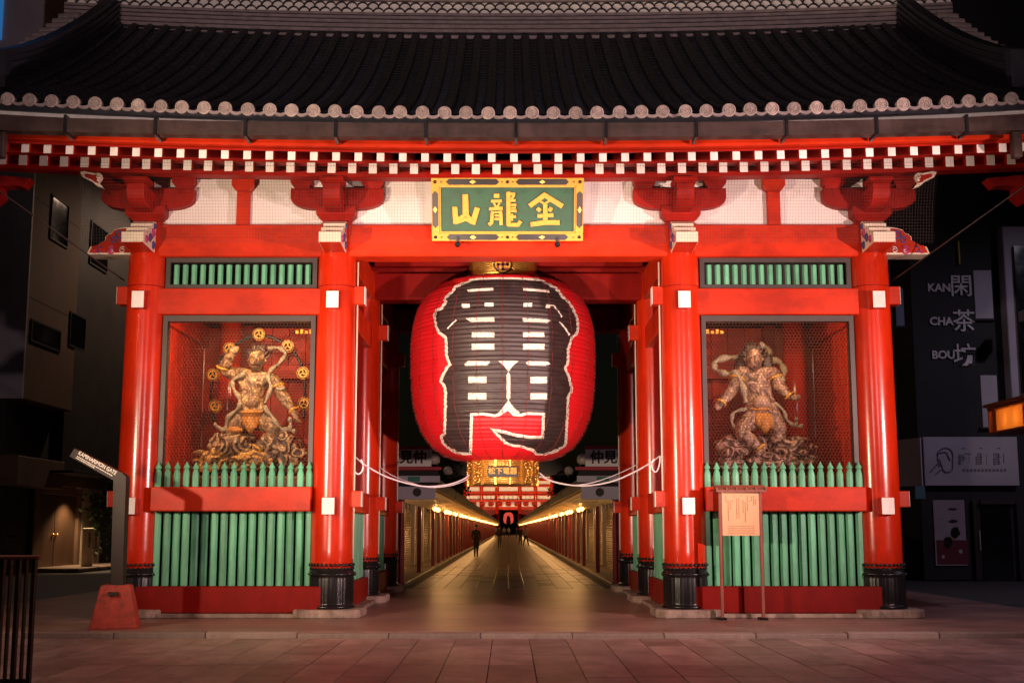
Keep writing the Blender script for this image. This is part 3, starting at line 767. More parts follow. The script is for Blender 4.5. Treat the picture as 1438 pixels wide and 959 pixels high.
for p in dm.polygons:
    rr = max(math.hypot(dm.vertices[v].co.x, dm.vertices[v].co.z) for v in p.vertices); mn = min(math.hypot(dm.vertices[v].co.x, dm.vertices[v].co.z) for v in p.vertices)
    yy = max(dm.vertices[v].co.y for v in p.vertices)
    if abs(yy + .004) < .0005 and len(p.vertices) == 4 and rr > .05 and mn > .05: p.material_index = 1
    if abs(yy + .002) < .0005: p.material_index = 1
for k in range(-27, 28):
    x = k * TP + .02
    o = link('cover_tile_row', tr, TILE, G, smooth=False); o.location = (x, 0, sori(x, .21))
    d = link('eave_tile_disc', dm, [TILEL, DISCD], o, local=True); d.location = (random.uniform(-.006, .006), EYV - .012 + random.uniform(-.006, .006), rz(EYV) + .002 + random.uniform(-.004, .004)); d.rotation_euler = (random.uniform(-.05, .05), random.uniform(-.6, .6), random.uniform(-.05, .05))
    if k < 27:
        o = link('pan_tile_row', pm, TILE, G); o.location = (x + TP / 2, 0, sori(x + TP / 2, .21))
        d = link('drip_tile', drm, RIDGEM, o, local=True); d.location = (0, EYV, rz(EYV) - .02)
# roof deck closing the underside, back slope
bm = bmesh.new(); prev = None
for i in range(25):
    x = -8.3 + 16.6 * i / 24; r = []
    for y in (-2.55, -1.5, 0, 1.5, 3.0): r.append(bm.verts.new((x, y, rz(y) - .07 + sori(x, .21))))
    for y in (3.8, 5.3, 6.8, 8.3, 9.3): r.append(bm.verts.new((x, y, rz(6.77 - y) - .07 + sori(x, .21))))
    if prev:
        for k in range(len(r) - 1): bm.faces.new((prev[k], prev[k + 1], r[k + 1], r[k]))
    prev = r
link('roof_deck', fin(bm, 'roof_deck'), TILE, G)
# main ridge
RH = 8.35
def ridge_layer(z0, z1, dp, m, half=RH): return swept('ridge_course', 3.38 - dp, 3.38 + dp, z0, z1, half, m, .155, parent=G)
z = 10.36
lay = [(.07, .44, RIDGEM), (.055, .40, TILE), (.06, .45, RIDGEM), (.03, .39, TILE), (.07, .43, RIDGEM), (.025, .38, TILE), (.06, .42, RIDGEM), (.022, .385, TILE), (.055, .42, RIDGEM), (.022, .385, TILE), (.05, .415, RIDGEM)]
for (h, d, m) in lay:
    ridge_layer(z, z + h, d, m); z += h
zb = z
ridge_layer(zb, zb + .24, .33, PLAST); z = zb + .24
for i in range(8):
    ridge_layer(z, z + .05, .40 if i % 2 == 0 else .365, RIDGEM if i % 2 == 0 else TILE); z += .05
ridge_layer(z, z + .1, .3, RIDGEM)
def arc_mesh(r, t=.016):
    bm = bmesh.new(); prev = None
    for i in range(9):
        a = math.pi * i / 8
        q = [bm.verts.new((rr * math.cos(a), yy, rr * math.sin(a))) for rr, yy in ((r - t, 0), (r, 0), (r, -.05), (r - t, -.05))]
        if prev:
            for k in range(4): bm.faces.new((prev[k], prev[(k + 1) % 4], q[(k + 1) % 4], q[k]))
        prev = q
    return fin(bm, 'scale_tile')
am = arc_mesh(.113, .017); pitch = .2
n = int(2 * RH / pitch)
for j in range(2):
    for k in range(n):
        x = -RH + pitch * (k + .5 + .5 * j)
        if abs(x) > RH - .05: continue
        o = link('scale_tile', am, TILE, G); o.location = (x, 3.38 - .33, zb + .004 + .112 * j + sori(x, .155))
# descending ridges and gable verge tiles
for sg in (-1, 1):
    x = sg * 7.42; d = sori(7.42, .21)
    for i, (h0, h1, wd) in enumerate(((-.05, .10, .17), (.10, .14, .14), (.14, .22, .165), (.22, .26, .14), (.26, .34, .16), (.34, .37, .13), (.37, .44, .15), (.44, .54, .10))):
        bm = bmesh.new(); prev = None
        for q in range(19):
            t = q / 18; y = -1.62 + t * 4.5; lift = .03 * max(0, (.25 - t) / .25) ** 2 * (h0 + .05) / .5
            r = [bm.verts.new((x + a * wd, y, rz(y) + d + h + lift + .06)) for a, h in ((-1, h0), (1, h0), (1, h1), (-1, h1))]
            if prev:
                for k in range(4): bm.faces.new((prev[k], prev[(k + 1) % 4], r[(k + 1) % 4], r[k]))
            else: bm.faces.new(r)
            prev = r
        bm.faces.new(prev[::-1]); link('descending_ridge_course', fin(bm, 'descending_ridge_course'), TILE, G)
    bm = bmesh.new(); bbox(bm, x - .22, x + .22, -1.75, -1.58, rz(-1.62) + d, rz(-1.62) + d + .56); link('ridge_end_tile', fin(bm, 'ridge_end_tile'), TILE, G)
    bm = bmesh.new(); tube_bm(bm, [(sg * 8.02, 0, 0), (sg * 8.42, 0, -.03)], .085, 12); vm = fin(bm, 'verge_tile')
    for q in range(22):
        y = -2.5 + q * .26
        o = link('verge_tile', vm, RIDGEM, G); o.location = (0, y, rz(y) + d + .16)
    prism('gable_board', [(y, rz(y) + .2) for y in (-2.6, -1.5, 0, 1.5, 3.0)] + [(y, rz(6.77 - y) + .2) for y in (3.77, 5.27, 6.77, 8.27, 9.3)] + [(9.3, rz(-2.53) - .35), (3.38, 9.6), (-2.6, rz(-2.6) - .2)], 'x', sg * 8.12, sg * 8.2, REDD, G)

# ------------------------------------------------------------------ plaque over the passage
PQ = thing('name_plaque', 'green name plaque with gold characters in a gilt and black frame, leaning over the passage', 'plaque', (-.015, -.33, 5.67), (R(21.5), 0, 0))
PW, PH = 2.30, .945
def pl(a, b): return ((a - 705) / 1210 * PW, (583 - b) / 495 * PH)
box('back_panel', -PW / 2 + .05, PW / 2 - .05, -.02, .05, .03, PH - .03, PLQG, PQ, 0, True)
bm = bmesh.new()
for a in ((-PW / 2, PW / 2, 0, .115), (-PW / 2, PW / 2, PH - .115, PH), (-PW / 2, -PW / 2 + .115, .115, PH - .115), (PW / 2 - .115, PW / 2, .115, PH - .115)):
    bbox(bm, a[0], a[1], -.075, .05, a[2], a[3])
fr = link('gilt_frame', fin(bm, 'gilt_frame'), GOLDP, PQ, True)
bm = bmesh.new()
for a in ((-PW / 2 + .117, PW / 2 - .117, .117, .14), (-PW / 2 + .117, PW / 2 - .117, PH - .14, PH - .117), (-PW / 2 + .117, -PW / 2 + .14, .14, PH - .14), (PW / 2 - .14, PW / 2 - .117, .14, PH - .14)):
    bbox(bm, a[0], a[1], -.05, .02, a[2], a[3])
link('inner_moulding', fin(bm, 'inner_moulding'), GOLDP, PQ, True)
def hexbar(cx, cz, ln, wd, vert):
    p = [(-ln / 2, 0), (-ln / 2 + wd * .5, wd / 2), (ln / 2 - wd * .5, wd / 2), (ln / 2, 0), (ln / 2 - wd * .5, -wd / 2), (-ln / 2 + wd * .5, -wd / 2)]
    if vert: p = [(b, a) for a, b in p]
    o = prism('black_inlay', [(cx + a, cz + b) for a, b in p], 'y', -.084, -.06, PLQK, fr, True)
    lo_ = [(0.05, 0), (0, .03), (-.05, 0), (0, -.03)]
    if vert: lo_ = [(b, a) for a, b in lo_]
    prism('diamond_stud', [(cx + a, cz + b) for a, b in lo_], 'y', -.092, -.07, GOLD, fr, True)
for cz in (.057, PH - .057):
    for cx in (-.525, .525): hexbar(cx, cz, .80, .09, False)
for cx in (-PW / 2 + .057, PW / 2 - .057): hexbar(cx, PH / 2, .56, .09, True)
bm = bmesh.new()
for cz in (.057, PH - .057):
    for cx in (-1.093, 0, 1.093): ball_bm(bm, (cx, -.076, cz), .026, 10, 6)
    for cx in (-1.0, -.08, .08, 1.0): ball_bm(bm, (cx, -.076, cz), .012, 8, 5)
link('studs', fin(bm, 'studs'), PLQK, fr, True, True)
for cx in (-.76, .76):
    bm = bmesh.new(); bbox(bm, cx - .02, cx + .02, -.12, .03, -.05, .06); ball_bm(bm, (cx, -.11, -.05), .045, 8, 6)
    link('support_hook', fin(bm, 'support_hook'), BLACK, PQ, True)
chars = {
 'character_mountain': [([(370, 228), (372, 375)], 44), ([(285, 325), (292, 435)], 40), ([(462, 332), (428, 440)], 42), ([(292, 425), (372, 375), (430, 425)], 26), ([(292, 440), (372, 412), (428, 440)], 24)],
 'character_dragon': [([(605, 228), (632, 228)], 30), ([(580, 270), (655, 268)], 22), ([(598, 285), (612, 312)], 16), ([(640, 285), (628, 312)], 16), ([(565, 330), (660, 326)], 24), ([(585, 355), (578, 440), (562, 452)], 26), ([(650, 352), (655, 450)], 26), ([(590, 358), (645, 356)], 14), ([(608, 382), (634, 382)], 16), ([(605, 410), (640, 410)], 18),
   ([(712, 205), (714, 455)], 32), ([(715, 212), (760, 214)], 20), ([(755, 222), (735, 262)], 20), ([(722, 265), (765, 262)], 18), ([(738, 298), (770, 298)], 20), ([(738, 322), (768, 322)], 14), ([(738, 345), (772, 345)], 20), ([(725, 392), (768, 390)], 20), ([(742, 372), (742, 420)], 16), ([(712, 455), (790, 455), (806, 432)], 28)],
 'character_gold': [([(890, 302), (1000, 222), (1135, 306)], 36), ([(960, 268), (1000, 290), (1042, 266)], 15), ([(1006, 300), (1008, 440)], 34), ([(948, 330), (962, 342)], 30), ([(1052, 326), (1042, 342)], 28), ([(952, 386), (1064, 380)], 28), ([(900, 452), (1000, 438), (1112, 438)], 36)]}
for nm, st in chars.items():
    bm = bmesh.new()
    for i, (pth, wd) in enumerate(st):
        stroke_bm(bm, [pl(*p) for p in pth], wd / 526, -.055 - .0011 * i, -.015)
    link(nm, fin(bm, nm), GOLDP, PQ, True)

# ------------------------------------------------------------------ the great lantern
LX, LY = -.10, 3.08
LAN = thing('paper_lantern', 'giant red paper lantern with black white-edged characters hanging in the passage', 'lantern', (LX, LY, 2.08))
prof_px = [(44, 384.5), (62, 389), (76, 395.5), (90, 403), (101, 413), (111, 424), (118.5, 436), (123.5, 449), (126.8, 464), (128.8, 480), (129.4, 497), (129.4, 520), (129, 537), (127.6, 556), (124.8, 576), (120.5, 592), (114, 608), (107.5, 618.5), (99.5, 628), (90, 635.5), (79, 641.5), (66, 645.5), (54, 648)]
prof = []
for hw, v in prof_px:
    p = atY(706, v, LY); dep = (LY - EY) * CP + (p.z - EZ) * SP
    rr_ = hw * dep / F
    prof.append((rr_, min(p.z, atY(706, 385.0 + .8 * max(0, rr_ - .9) ** 2, LY - rr_).z)))
prof = prof[::-1]
# dense arc-length resample with scalloped ribs
pp = smooth_path([(r, 0, z) for r, z in prof], 12)
L = [0]
for i in range(1, len(pp)): L.append(L[-1] + (pp[i] - pp[i - 1]).length)
TOT = L[-1]
def onprof(s):
    s = min(max(s, 0), TOT)
    for i in range(1, len(L)):
        if L[i] >= s:
            t = (s - L[i - 1]) / max(1e-9, L[i] - L[i - 1]); p = pp[i - 1].lerp(pp[i], t); d = (pp[i] - pp[i - 1]).normalized()
            return p, Vector((d.z, 0, -d.x))
    return pp[-1], Vector((0, 0, 1))
NR = 58; SUB = 4
TAB = []
for i in range(NR * SUB + 1):
    s = TOT * i / (NR * SUB); p, nn = onprof(s); ph = (i % SUB) / SUB
    off = -.013 * math.sin(math.pi * ph) * (1 + .35 * math.sin(i // SUB * 2.3)) + .003 * math.sin(i // SUB * 1.7)
    q = p + nn * off; TAB.append((q.x, q.z, nn))
def surf(theta, s, off=0.0):
    f = s / TOT * NR * SUB; i = min(int(f), NR * SUB - 1); t = f - i
    r = TAB[i][0] * (1 - t) + TAB[i + 1][0] * t; zz = TAB[i][1] * (1 - t) + TAB[i + 1][1] * t; nn = TAB[i][2].lerp(TAB[i + 1][2], t)
    r += nn.x * off; zz += nn.z * off
    return Vector((LX + r * math.sin(theta), LY - r * math.cos(theta), zz))
bm = bmesh.new(); lathe_bm(bm, [(t[0], t[1]) for t in TAB], 128, (LX, LY))
body = link('lantern_body', fin(bm, 'lantern_body'), LRED, LAN, smooth=True)
SEAM = mat('lantern_seam', (.20, .016, .016), .6)
def hit(u, v):
    r = ray(u, v); o = Vector((0, EY, EZ)); t = 17.0; last = None
    while t < 22.5:
        p = o + r * t; rr = math.hypot(p.x - LX, p.y - LY)
        # radius at this height
        rad = None
        if pp[0].z <= p.z <= pp[-1].z:
            for i in range(1, len(pp)):
                if pp[i].z >= p.z:
                    f = (p.z - pp[i - 1].z) / max(1e-9, pp[i].z - pp[i - 1].z); rad = pp[i - 1].x * (1 - f) + pp[i].x * f; ss = L[i - 1] * (1 - f) + L[i] * f; break
            if rr <= rad: return math.atan2(p.x - LX, LY - p.y), ss
        t += .01
    return math.atan2(u - 706, 110), (0 if v > 500 else TOT)
outer = [(670, 389.5), (660, 392.4), (646.7, 397.5), (637.2, 402.6), (635, 407), (626.3, 415), (621.9, 420.9), (624.1, 423.8), (619, 431), (610.9, 434.7), (608.5, 442.8), (608.8, 450), (610.2, 457.4), (615.3, 468.3), (624.1, 474.9), (625.1, 488), (624.8, 499.7), (629.9, 511.4), (626, 515), (620.4, 526.1), (617.2, 535.5), (622.6, 543.6), (624.1, 553.8), (623.4, 580), (622.6, 607.8), (617.5, 612.2), (620.4, 622.4), (629.2, 631.2), (643.8, 638.5), (662.8, 638.8),
 (664.2, 583.7), (678.8, 583), (687.6, 584.5), (694.9, 586.2), (703.6, 583), (713.1, 576.4), (720.4, 583.7), (730.7, 585.2), (739.4, 582.3), (761.3, 583), (759.9, 612.2), (743.8, 612.2), (726.3, 609.3), (700, 602.7), (688.3, 601.2), (696.4, 610.7), (708, 622.4), (713.1, 625.3), (736.5, 630.4), (748.2, 634.5), (752, 639.5), (762.8, 640), (780.3, 635.5), (793.4, 628.2), (796.4, 620.9), (797.1, 604.9), (799.3, 568.4), (799.3, 558.2), (804.4, 550.1), (804.4, 543.6), (800.7, 529), (795.6, 516.6), (798.2, 511.5), (800, 504), (799.3, 491), (802.9, 482.2), (804.4, 475.6), (811.7, 469), (813.9, 457.4), (811.7, 445.7), (806.6, 432.6), (797.8, 420.9), (789.8, 414.3), (788.3, 410.7), (781.8, 403.4), (765.7, 394.6), (755.5, 390.4), (743.8, 389.8), (714, 389.2), (690, 389.2)]
def inset(poly, d):
    n = len(poly); out = []
    for i in range(n):
        a, b, c = Vector(poly[i - 1]), Vector(poly[i]), Vector(poly[(i + 1) % n])
        e1_, e2_ = (b - a).normalized(), (c - b).normalized()
        n1, n2 = Vector((e1_.y, -e1_.x)), Vector((e2_.y, -e2_.x))
        m_ = (n1 + n2); m_ = m_ / max(.5, m_.length_squared / 2) if m_.length > 1e-6 else n1
        out.append(tuple(b + m_ * d))
    return out
def patch(name, polys, m, off, parent=LAN):
    bm = bmesh.new()
    for poly in polys:
        vs = [bm.verts.new((*hit(u, v), 0)) for u, v in poly]
        try: bm.faces.new(vs)
        except ValueError: pass
    bm.normal_update()
    bmesh.ops.triangulate(bm, faces=bm.faces[:], ngon_method='EAR_CLIP')
    lo_ = min(v.co.y for v in bm.verts); hi_ = max(v.co.y for v in bm.verts)
    i = int(lo_ / TOT * NR * SUB) + 1
    while TOT * i / (NR * SUB) < hi_:
        bmesh.ops.bisect_plane(bm, geom=bm.verts[:] + bm.edges[:] + bm.faces[:], plane_co=(0, TOT * i / (NR * SUB), 0), plane_no=(0, 1, 0), dist=1e-6); i += 1
    lo_ = min(v.co.x for v in bm.verts); hi_ = max(v.co.x for v in bm.verts); a = math.ceil(lo_ / .06) * .06
    while a < hi_:
        bmesh.ops.bisect_plane(bm, geom=bm.verts[:] + bm.edges[:] + bm.faces[:], plane_co=(a, 0, 0), plane_no=(1, 0, 0), dist=1e-6); a += .06
    for v in bm.verts: v.co = surf(v.co.x, v.co.y, off)
    return link(name, fin(bm, name), m, parent, smooth=True)
def subdiv_poly(p, step=6):
    out = []
    for i in range(len(p)):
        a = Vector(p[i]); b = Vector(p[(i + 1) % len(p)]); n = max(1, int((b - a).length / step))
        for k in range(n): out.append(tuple(a.lerp(b, k / n)))
    return out
patch('character_outline', [subdiv_poly(outer)], LWHT, .004)
patch('character_stitching', [subdiv_poly(inset(outer, 1.3))], LSPK, .007)
patch('character_ink', [subdiv_poly(inset(outer, 4.0))], LBLK, .010)
def rc(a, b, c, d): return [(a, c), (b, c), (b, d), (a, d)]
def sline(path, wd):
    out = []
    for i in range(len(path) - 1):
        a = Vector(path[i]); b = Vector(path[i + 1]); d = (b - a).normalized(); nn = Vector((-d.y, d.x)) * wd / 2
        out.append([tuple(a - nn), tuple(b - nn), tuple(b + nn), tuple(a + nn)])
    return out
bars = [rc(662.8, 694.2, 466.6, 474.2), rc(662.8, 694.2, 482.9, 491), rc(734.3, 764.2, 466.6, 473.4), rc(734.3, 764.2, 483, 491), rc(657.7, 683.2, 528.7, 537.7), rc(657.7, 683.2, 551.6, 561), rc(744.5, 767.9, 529, 538.5), rc(744.5, 767.9, 552, 561),
  [(656.2, 407.4), (692.8, 403.6), (692.8, 408.4), (658, 410.5)], [(733.9, 404), (770, 407), (771.5, 411.5), (735, 408.6)], rc(648.5, 660, 426.7, 432.5), rc(680.7, 693, 425, 430.6), rc(735, 747, 425.3, 431), rc(766.4, 772.3, 427.5, 432.5),
  [(654, 447), (693.6, 445.7), (695, 452), (661, 452.4)], [(734, 446.5), (771, 449), (773.7, 450.5), (768, 453.5), (734, 452)],
  [(652, 511.5), (658, 507), (689, 507.5), (684, 513.4), (654, 513.8)], [(738, 509.5), (742, 507), (768, 507.5), (773, 511.5), (766, 513.6), (741.6, 513.2)],
  [(700, 507), (714, 506.6), (728, 507), (720, 514), (714, 522), (708, 514)], [(711.3, 527), (713.9, 522), (716.5, 527), (716.5, 559), (713.9, 562), (711.3, 559)],
  [(713.9, 561.5), (722, 573), (730, 579), (727, 582), (720.4, 581), (713.1, 575), (703.6, 581), (699, 580), (704, 575)]]
patch('character_stitching', bars, LSPK, .013)
cores = []
for b in bars[:18]:
    c = Vector((sum(p[0] for p in b) / len(b), sum(p[1] for p in b) / len(b)))
    cores.append([tuple(Vector((c.x + (p[0] - c.x) * .74, c.y + (p[1] - c.y) * .42))) for p in b])
cores.append([(706, 508.5), (722, 508.5), (714, 518)])
lines = sline([(640.9, 449.3), (629.2, 461.8)], 1.8) + sline([(771, 429), (777.4, 429.5), (782.5, 436), (788.3, 445.7)], 1.8) + sline([(785.5, 452), (793.4, 462), (799.3, 471)], 2.4)
patch('character_white_line', cores + lines, LWHT, .016)
for k in range(-6, 7):
    a = R(15) * k + R(7.5) * 0
    bm = bmesh.new(); tube_bm(bm, [surf(a + .006 * math.sin(i * .7), TOT * i / 80, .0165) for i in range(1, 80)], .0045, 4)
    link('paper_seam', fin(bm, 'paper_seam'), SEAM, LAN, smooth=True)
# caps
ct = pp[-1].z + .03; cc_ = atY(706, 371.5, LY - .63).z - ct
lathe('top_cap', [(.60, ct - .05), (.615, ct), (.61, ct + .46), (.58, ct + .48)], GOLD, LAN, 48, (LX, LY))
bm = bmesh.new()
for k in range(12):
    zz = ct + .02 + k * .036
    tube_bm(bm, [(LX + .614 * math.cos(2 * math.pi * i / 48), LY + .614 * math.sin(2 * math.pi * i / 48), zz) for i in range(49)], .011, 5, False)
link('cap_ribs', fin(bm, 'cap_ribs'), GOLD, LAN, smooth=True)
bm = bmesh.new(); tube_bm(bm, [(LX + .15 * math.cos(2 * math.pi * i / 32), LY - .63, ct + cc_ + .15 * math.sin(2 * math.pi * i / 32)) for i in range(33)], .014, 6, False)
em = link('crest_ring', fin(bm, 'crest_ring'), BLACK, LAN, smooth=True)
bm = bmesh.new(); tube_bm(bm, [(LX, LY - .60, ct + cc_), (LX, LY - .628, ct + cc_)], .145, 32); link('crest_disc', fin(bm, 'crest_disc'), GOLDP, LAN)
bm = bmesh.new(); q = .022; a = .085
for s in ([(-a, 0), (a, 0)], [(0, -a), (0, a)], [(0, a), (-a, a)], [(a, 0), (a, a)], [(0, -a), (a, -a)], [(-a, 0), (-a, -a)]):
    (x0, z0), (x1, z1) = s
    x0, x1 = sorted((x0, x1)); z0, z1 = sorted((z0, z1))
    bbox(bm, LX + x0 - q, LX + x1 + q, LY - .642, LY - .626, ct + cc_ + z0 - q, ct + cc_ + z1 + q)
link('crest_emblem', fin(bm, 'crest_emblem'), WOODR, LAN)
cb = atY(706, 648, LY).z
lathe('bottom_cap', [(.52, cb - .42), (.60, cb - .42), (.61, cb - .40), (.615, cb - .02), (.60, cb + .03)], GOLD, LAN, 48, (LX, LY))
bm = bmesh.new()
for k in range(11):
    zz = cb - .385 + k * .035
    tube_bm(bm, [(LX + .616 * math.cos(2 * math.pi * i / 64), LY + .616 * math.sin(2 * math.pi * i / 64), zz) for i in range(65)], .0105, 5, False)
for k in range(16):
    a = 2 * math.pi * (k + .5) / 16
    bb = bbox(bm, -.018, .018, -.03, .012, cb - .43, cb + .0)
    bmesh.ops.transform(bm, matrix=Matrix.Translation((LX, LY, 0)) @ Matrix.Rotation(a, 4, 'Z') @ Matrix.Translation((0, -.62, 0)), verts=bb)
link('cap_ribs', fin(bm, 'cap_ribs'), GOLD, LAN, smooth=False)
for sg in (-1, 1):
    bm = bmesh.new()
    for i in range(70):
        a = sg * random.uniform(.62, 1.35); rr = random.uniform(.61, .64); ball_bm(bm, (LX + rr * math.sin(a), LY - rr * math.cos(a), cb - random.uniform(.03, .40)), random.uniform(.012, .034), 6, 4)
    link('gilt_relief', fin(bm, 'gilt_relief'), GOLD, LAN, smooth=True)['kind'] = 'stuff'
box('maker_plate', LX - .26, LX + .26, LY - .665, LY - .60, cb - .30, cb - .12, PLQK, LAN, .006)
text('plate_lettering', '松下電器', .125, GOLDP, LAN, (LX, LY - .667, cb - .205), ext=.003, bold=.002)
for sg in (-.3, .3):
    tube('hanging_rod', [(LX + sg, LY, ct + .46), (LX + sg, LY, 6.32)], .02, BLACK, LAN)
# ropes
def rope(label, pts, r=.013):
    o = tube('tether_rope', smooth_path(pts, 8), r, ROPE); tag(o, label, 'rope', 'white ropes steadying the lantern'); return o
def rp_(l, y0, y1):
    u0, u1 = l[0][0], l[-1][0]
    return [atY(u, v, y0 + (y1 - y0) * (u - u0) / (u1 - u0)) for u, v in l]
rope('white rope sagging from lantern base to the column beside the direction sign', rp_([(497, 640), (513, 653), (540, 668), (570, 678), (600, 683), (630, 680), (650, 673), (659, 667)], .12, 2.75))
rope('thinner white rope under the lantern reaching the rear column by the shop banner', rp_([(532, 655), (550, 667), (575, 677), (602, 684), (630, 682), (652, 675), (659, 668)], 3.2, 2.9), .008)
rope('white rope sagging from lantern base to the notice board column', rp_([(758, 664), (770, 673), (790, 679), (815, 682), (840, 680), (865, 674), (890, 663), (910, 652), (927, 640)], 2.75, .12))
rope('second white rope beside the first, from lantern base to the middle column', rp_([(758, 668), (775, 676), (800, 681), (825, 679), (850, 672), (875, 662), (895, 652)], 2.9, 3.2), .009)
def loop(label, pts, y): return tag(tube('rope_loop', smooth_path([atY(u, v, y) for u, v in pts], 6), .011, ROPE), label, 'rope loop', 'loose loops of rope on the columns')
loop('short loop of white rope hanging on the column nearest the direction sign side', [(495, 642), (495.5, 655), (500, 664), (505, 665), (509, 660), (510, 652), (507, 645)], .0)
loop('short loop of white rope hanging on the column nearest the notice board', [(927, 640), (926, 652), (922, 662), (917, 660), (915, 651), (918, 645)], .0)

# ------------------------------------------------------------------ statues in the niches
def zl(zx, zy, ox, oy, sc, Y): return atY(ox + zx / sc, oy + zy / sc, Y)
def S1(x, y, Y=1.35): return zl(x, y, 220, 430, 3.6875, Y)
def S2(x, y, Y=1.35): return zl(x, y, 970, 430, 3.688, Y)
def tapeband(bm, pts, w=.07, t=.02):
    P = smooth_path(pts, 6); tube_bm(bm, P, [w * (.75 + .25 * math.sin(i * .9)) for i in range(len(P))], 6)
def god_head(Sf, x, y, Y, r, m, parent, tilt):
    c = Sf(x, y, Y)
    bm = bmesh.new(); bmesh.ops.create_icosphere(bm, subdivisions=4, radius=1)
    for v in bm.verts:
        p = v.co.copy(); k = 1.0
        front = max(0, -p.y)
        k += .28 * front ** 3 * math.exp(-((p.x / .16) ** 2 + ((p.z + .12) / .22) ** 2))      # nose
        k += .12 * front * math.exp(-(((p.z - .24) / .12) ** 2))                                # brow
        k -= .12 * front * math.exp(-(((abs(p.x) - .36) / .15) ** 2 + ((p.z - .02) / .12) ** 2))   # eye sockets
        k += .12 * front * math.exp(-(((abs(p.x) - .48) / .2) ** 2 + ((p.z + .3) / .2) ** 2))    # cheeks
        k -= .10 * front * math.exp(-((p.x / .34) ** 2 + ((p.z + .50) / .07) ** 2))              # mouth
        k += .10 * front * math.exp(-((p.x / .3) ** 2 + ((p.z + .78) / .16) ** 2))               # chin
        v.co = Vector((p.x * .86 * k, p.y * .95 * k, p.z * 1.12 * k)) * r
    me = fin(bm, 'head'); me.transform(Matrix.Translation(c) @ Matrix.Rotation(tilt, 4, 'Y') @ Matrix.Rotation(R(10), 4, 'X'))
    h = link('head', me, m, parent, smooth=True)
    for sx in (-1, 1):
        bm = bmesh.new(); ball_bm(bm, (c.x + sx * .31 * r, c.y - .80 * r, c.z + .0 * r), .13 * r, 8, 6); link('eye', fin(bm, 'eye'), GOLDP, h, smooth=True)
        bm = bmesh.new(); ball_bm(bm, (c.x + sx * .90 * r, c.y + .05 * r, c.z - .05 * r), .2 * r, 8, 6); link('ear', fin(bm, 'ear'), m, h, smooth=True)
    random.seed(int(x)); bm = bmesh.new()
    for i in range(46):
        a = random.uniform(-1.5, 1.5); b = random.uniform(-.5, .8)
        d = Vector((math.sin(a) * math.cos(b), .45 * math.sin(b) + .25, math.cos(a))).normalized()
        p0 = c + Vector((d.x * .75, d.y * .7, d.z * .95)) * r; p2 = p0 + d * r * random.uniform(.5, .95) + Vector((0, 0, r * .25)); p1 = (p0 + p2) / 2 + Vector((random.uniform(-.1, .1), 0, random.uniform(0, .1))) * r
        tube_bm(bm, [p0, p1, p2], [.2 * r, .15 * r, .03 * r], 6)
    o = link('hair', fin(bm, 'hair'), HAIRM, h, smooth=True); o['kind'] = 'stuff'
    return h
HAIRM = mat('statue_hair', (.045, .026, .02), .5, var=.5, vscale=20, bump=.5)
def statue(name, label, Sf, J, E, mats, crest, sashes, cloth, rocks, belly=None, base=None, bands=()):
    t = thing(name, label, 'statue', (Sf(400, 840).x, 1.35, 1.88))
    fg = skin('figure', [(Sf(x, y, Y), r * 1.26) for (x, y, Y, r) in J], E, mats, t, 3, root=0)
    tx = bpy.data.textures.new('carving', 'CLOUDS'); tx.noise_scale = .09; tx.noise_depth = 3
    dm_ = fg.modifiers.new('carving', 'DISPLACE'); dm_.texture = tx; dm_.strength = .055; dm_.mid_level = .5; dm_.texture_coords = 'LOCAL'
    for (x, y, Y, r, sd, am, mm, nm) in crest: blob(nm, Sf(x, y, Y), r, mm, t, sd, am, 3, 3.5)
    for s in sashes:
        bm = bmesh.new(); tapeband(bm, [Sf(x, y, Y) for x, y, Y in s[1]], s[0]); link('sash', fin(bm, 'sash'), SASH, t, smooth=True)
    for (x, y, Y, r, sd) in cloth: blob('loincloth', Sf(x, y, Y), r, ORNG, t, sd, .35, 3, 4)
    for (x, y, Y, r, sd, mm) in rocks: blob('rock', Sf(x, y, Y), r, mm, t, sd, .45, 4, 2.2)
    for (bx_, by_, bY_, br_, dx_, dz_) in bands:
        c = Sf(bx_, by_, bY_); ax = Vector((dx_, -.3, dz_)).normalized(); u_ = ax.orthogonal().normalized(); w_ = ax.cross(u_)
        bm = bmesh.new(); tube_bm(bm, [c + (u_ * math.cos(2 * math.pi * q / 20) + w_ * math.sin(2 * math.pi * q / 20)) * br_ for q in range(21)], .02, 6, False); link('gilt_band', fin(bm, 'gilt_band'), GOLDP, t, smooth=True)
    hx, hy, hY, hr, ht = belly; god_head(Sf, hx, hy, hY, hr, mats, t, ht)
    box('pedestal', base[0], base[1], .75, 2.0, 1.88, 2.12, WOODR, t, .02)
    return t
J1 = [(490, 565, 1.35, .17), (490, 505, 1.30, .185), (498, 430, 1.33, .20), (505, 375, 1.36, .19), (523, 340, 1.34, .085), (522, 312, 1.30, .11), (520, 270, 1.30, .135), (521, 292, 1.16, .035), (520, 240, 1.34, .09),
  (425, 350, 1.36, .115), (350, 340, 1.30, .095), (352, 305, 1.22, .085), (392, 245, 1.15, .06), (412, 222, 1.13, .055),
  (595, 372, 1.36, .12), (640, 440, 1.30, .10), (655, 468, 1.26, .088), (715, 545, 1.18, .058), (738, 578, 1.15, .065), (742, 600, 1.13, .03), (722, 596, 1.12, .026),
  (555, 590, 1.28, .165), (618, 640, 1.10, .13), (600, 668, 1.06, .10), (520, 738, 1.08, .065), (505, 750, 1.06, .06), (545, 785, .98, .045),
  (425, 590, 1.30, .165), (385, 640, 1.2, .135), (400, 690, 1.22, .10), (410, 740, 1.25, .07), (390, 218, 1.12, .022), (430, 215, 1.12, .022), (425, 205, 1.12, .02), (552, 292, 1.32, .03), (490, 290, 1.32, .03)]
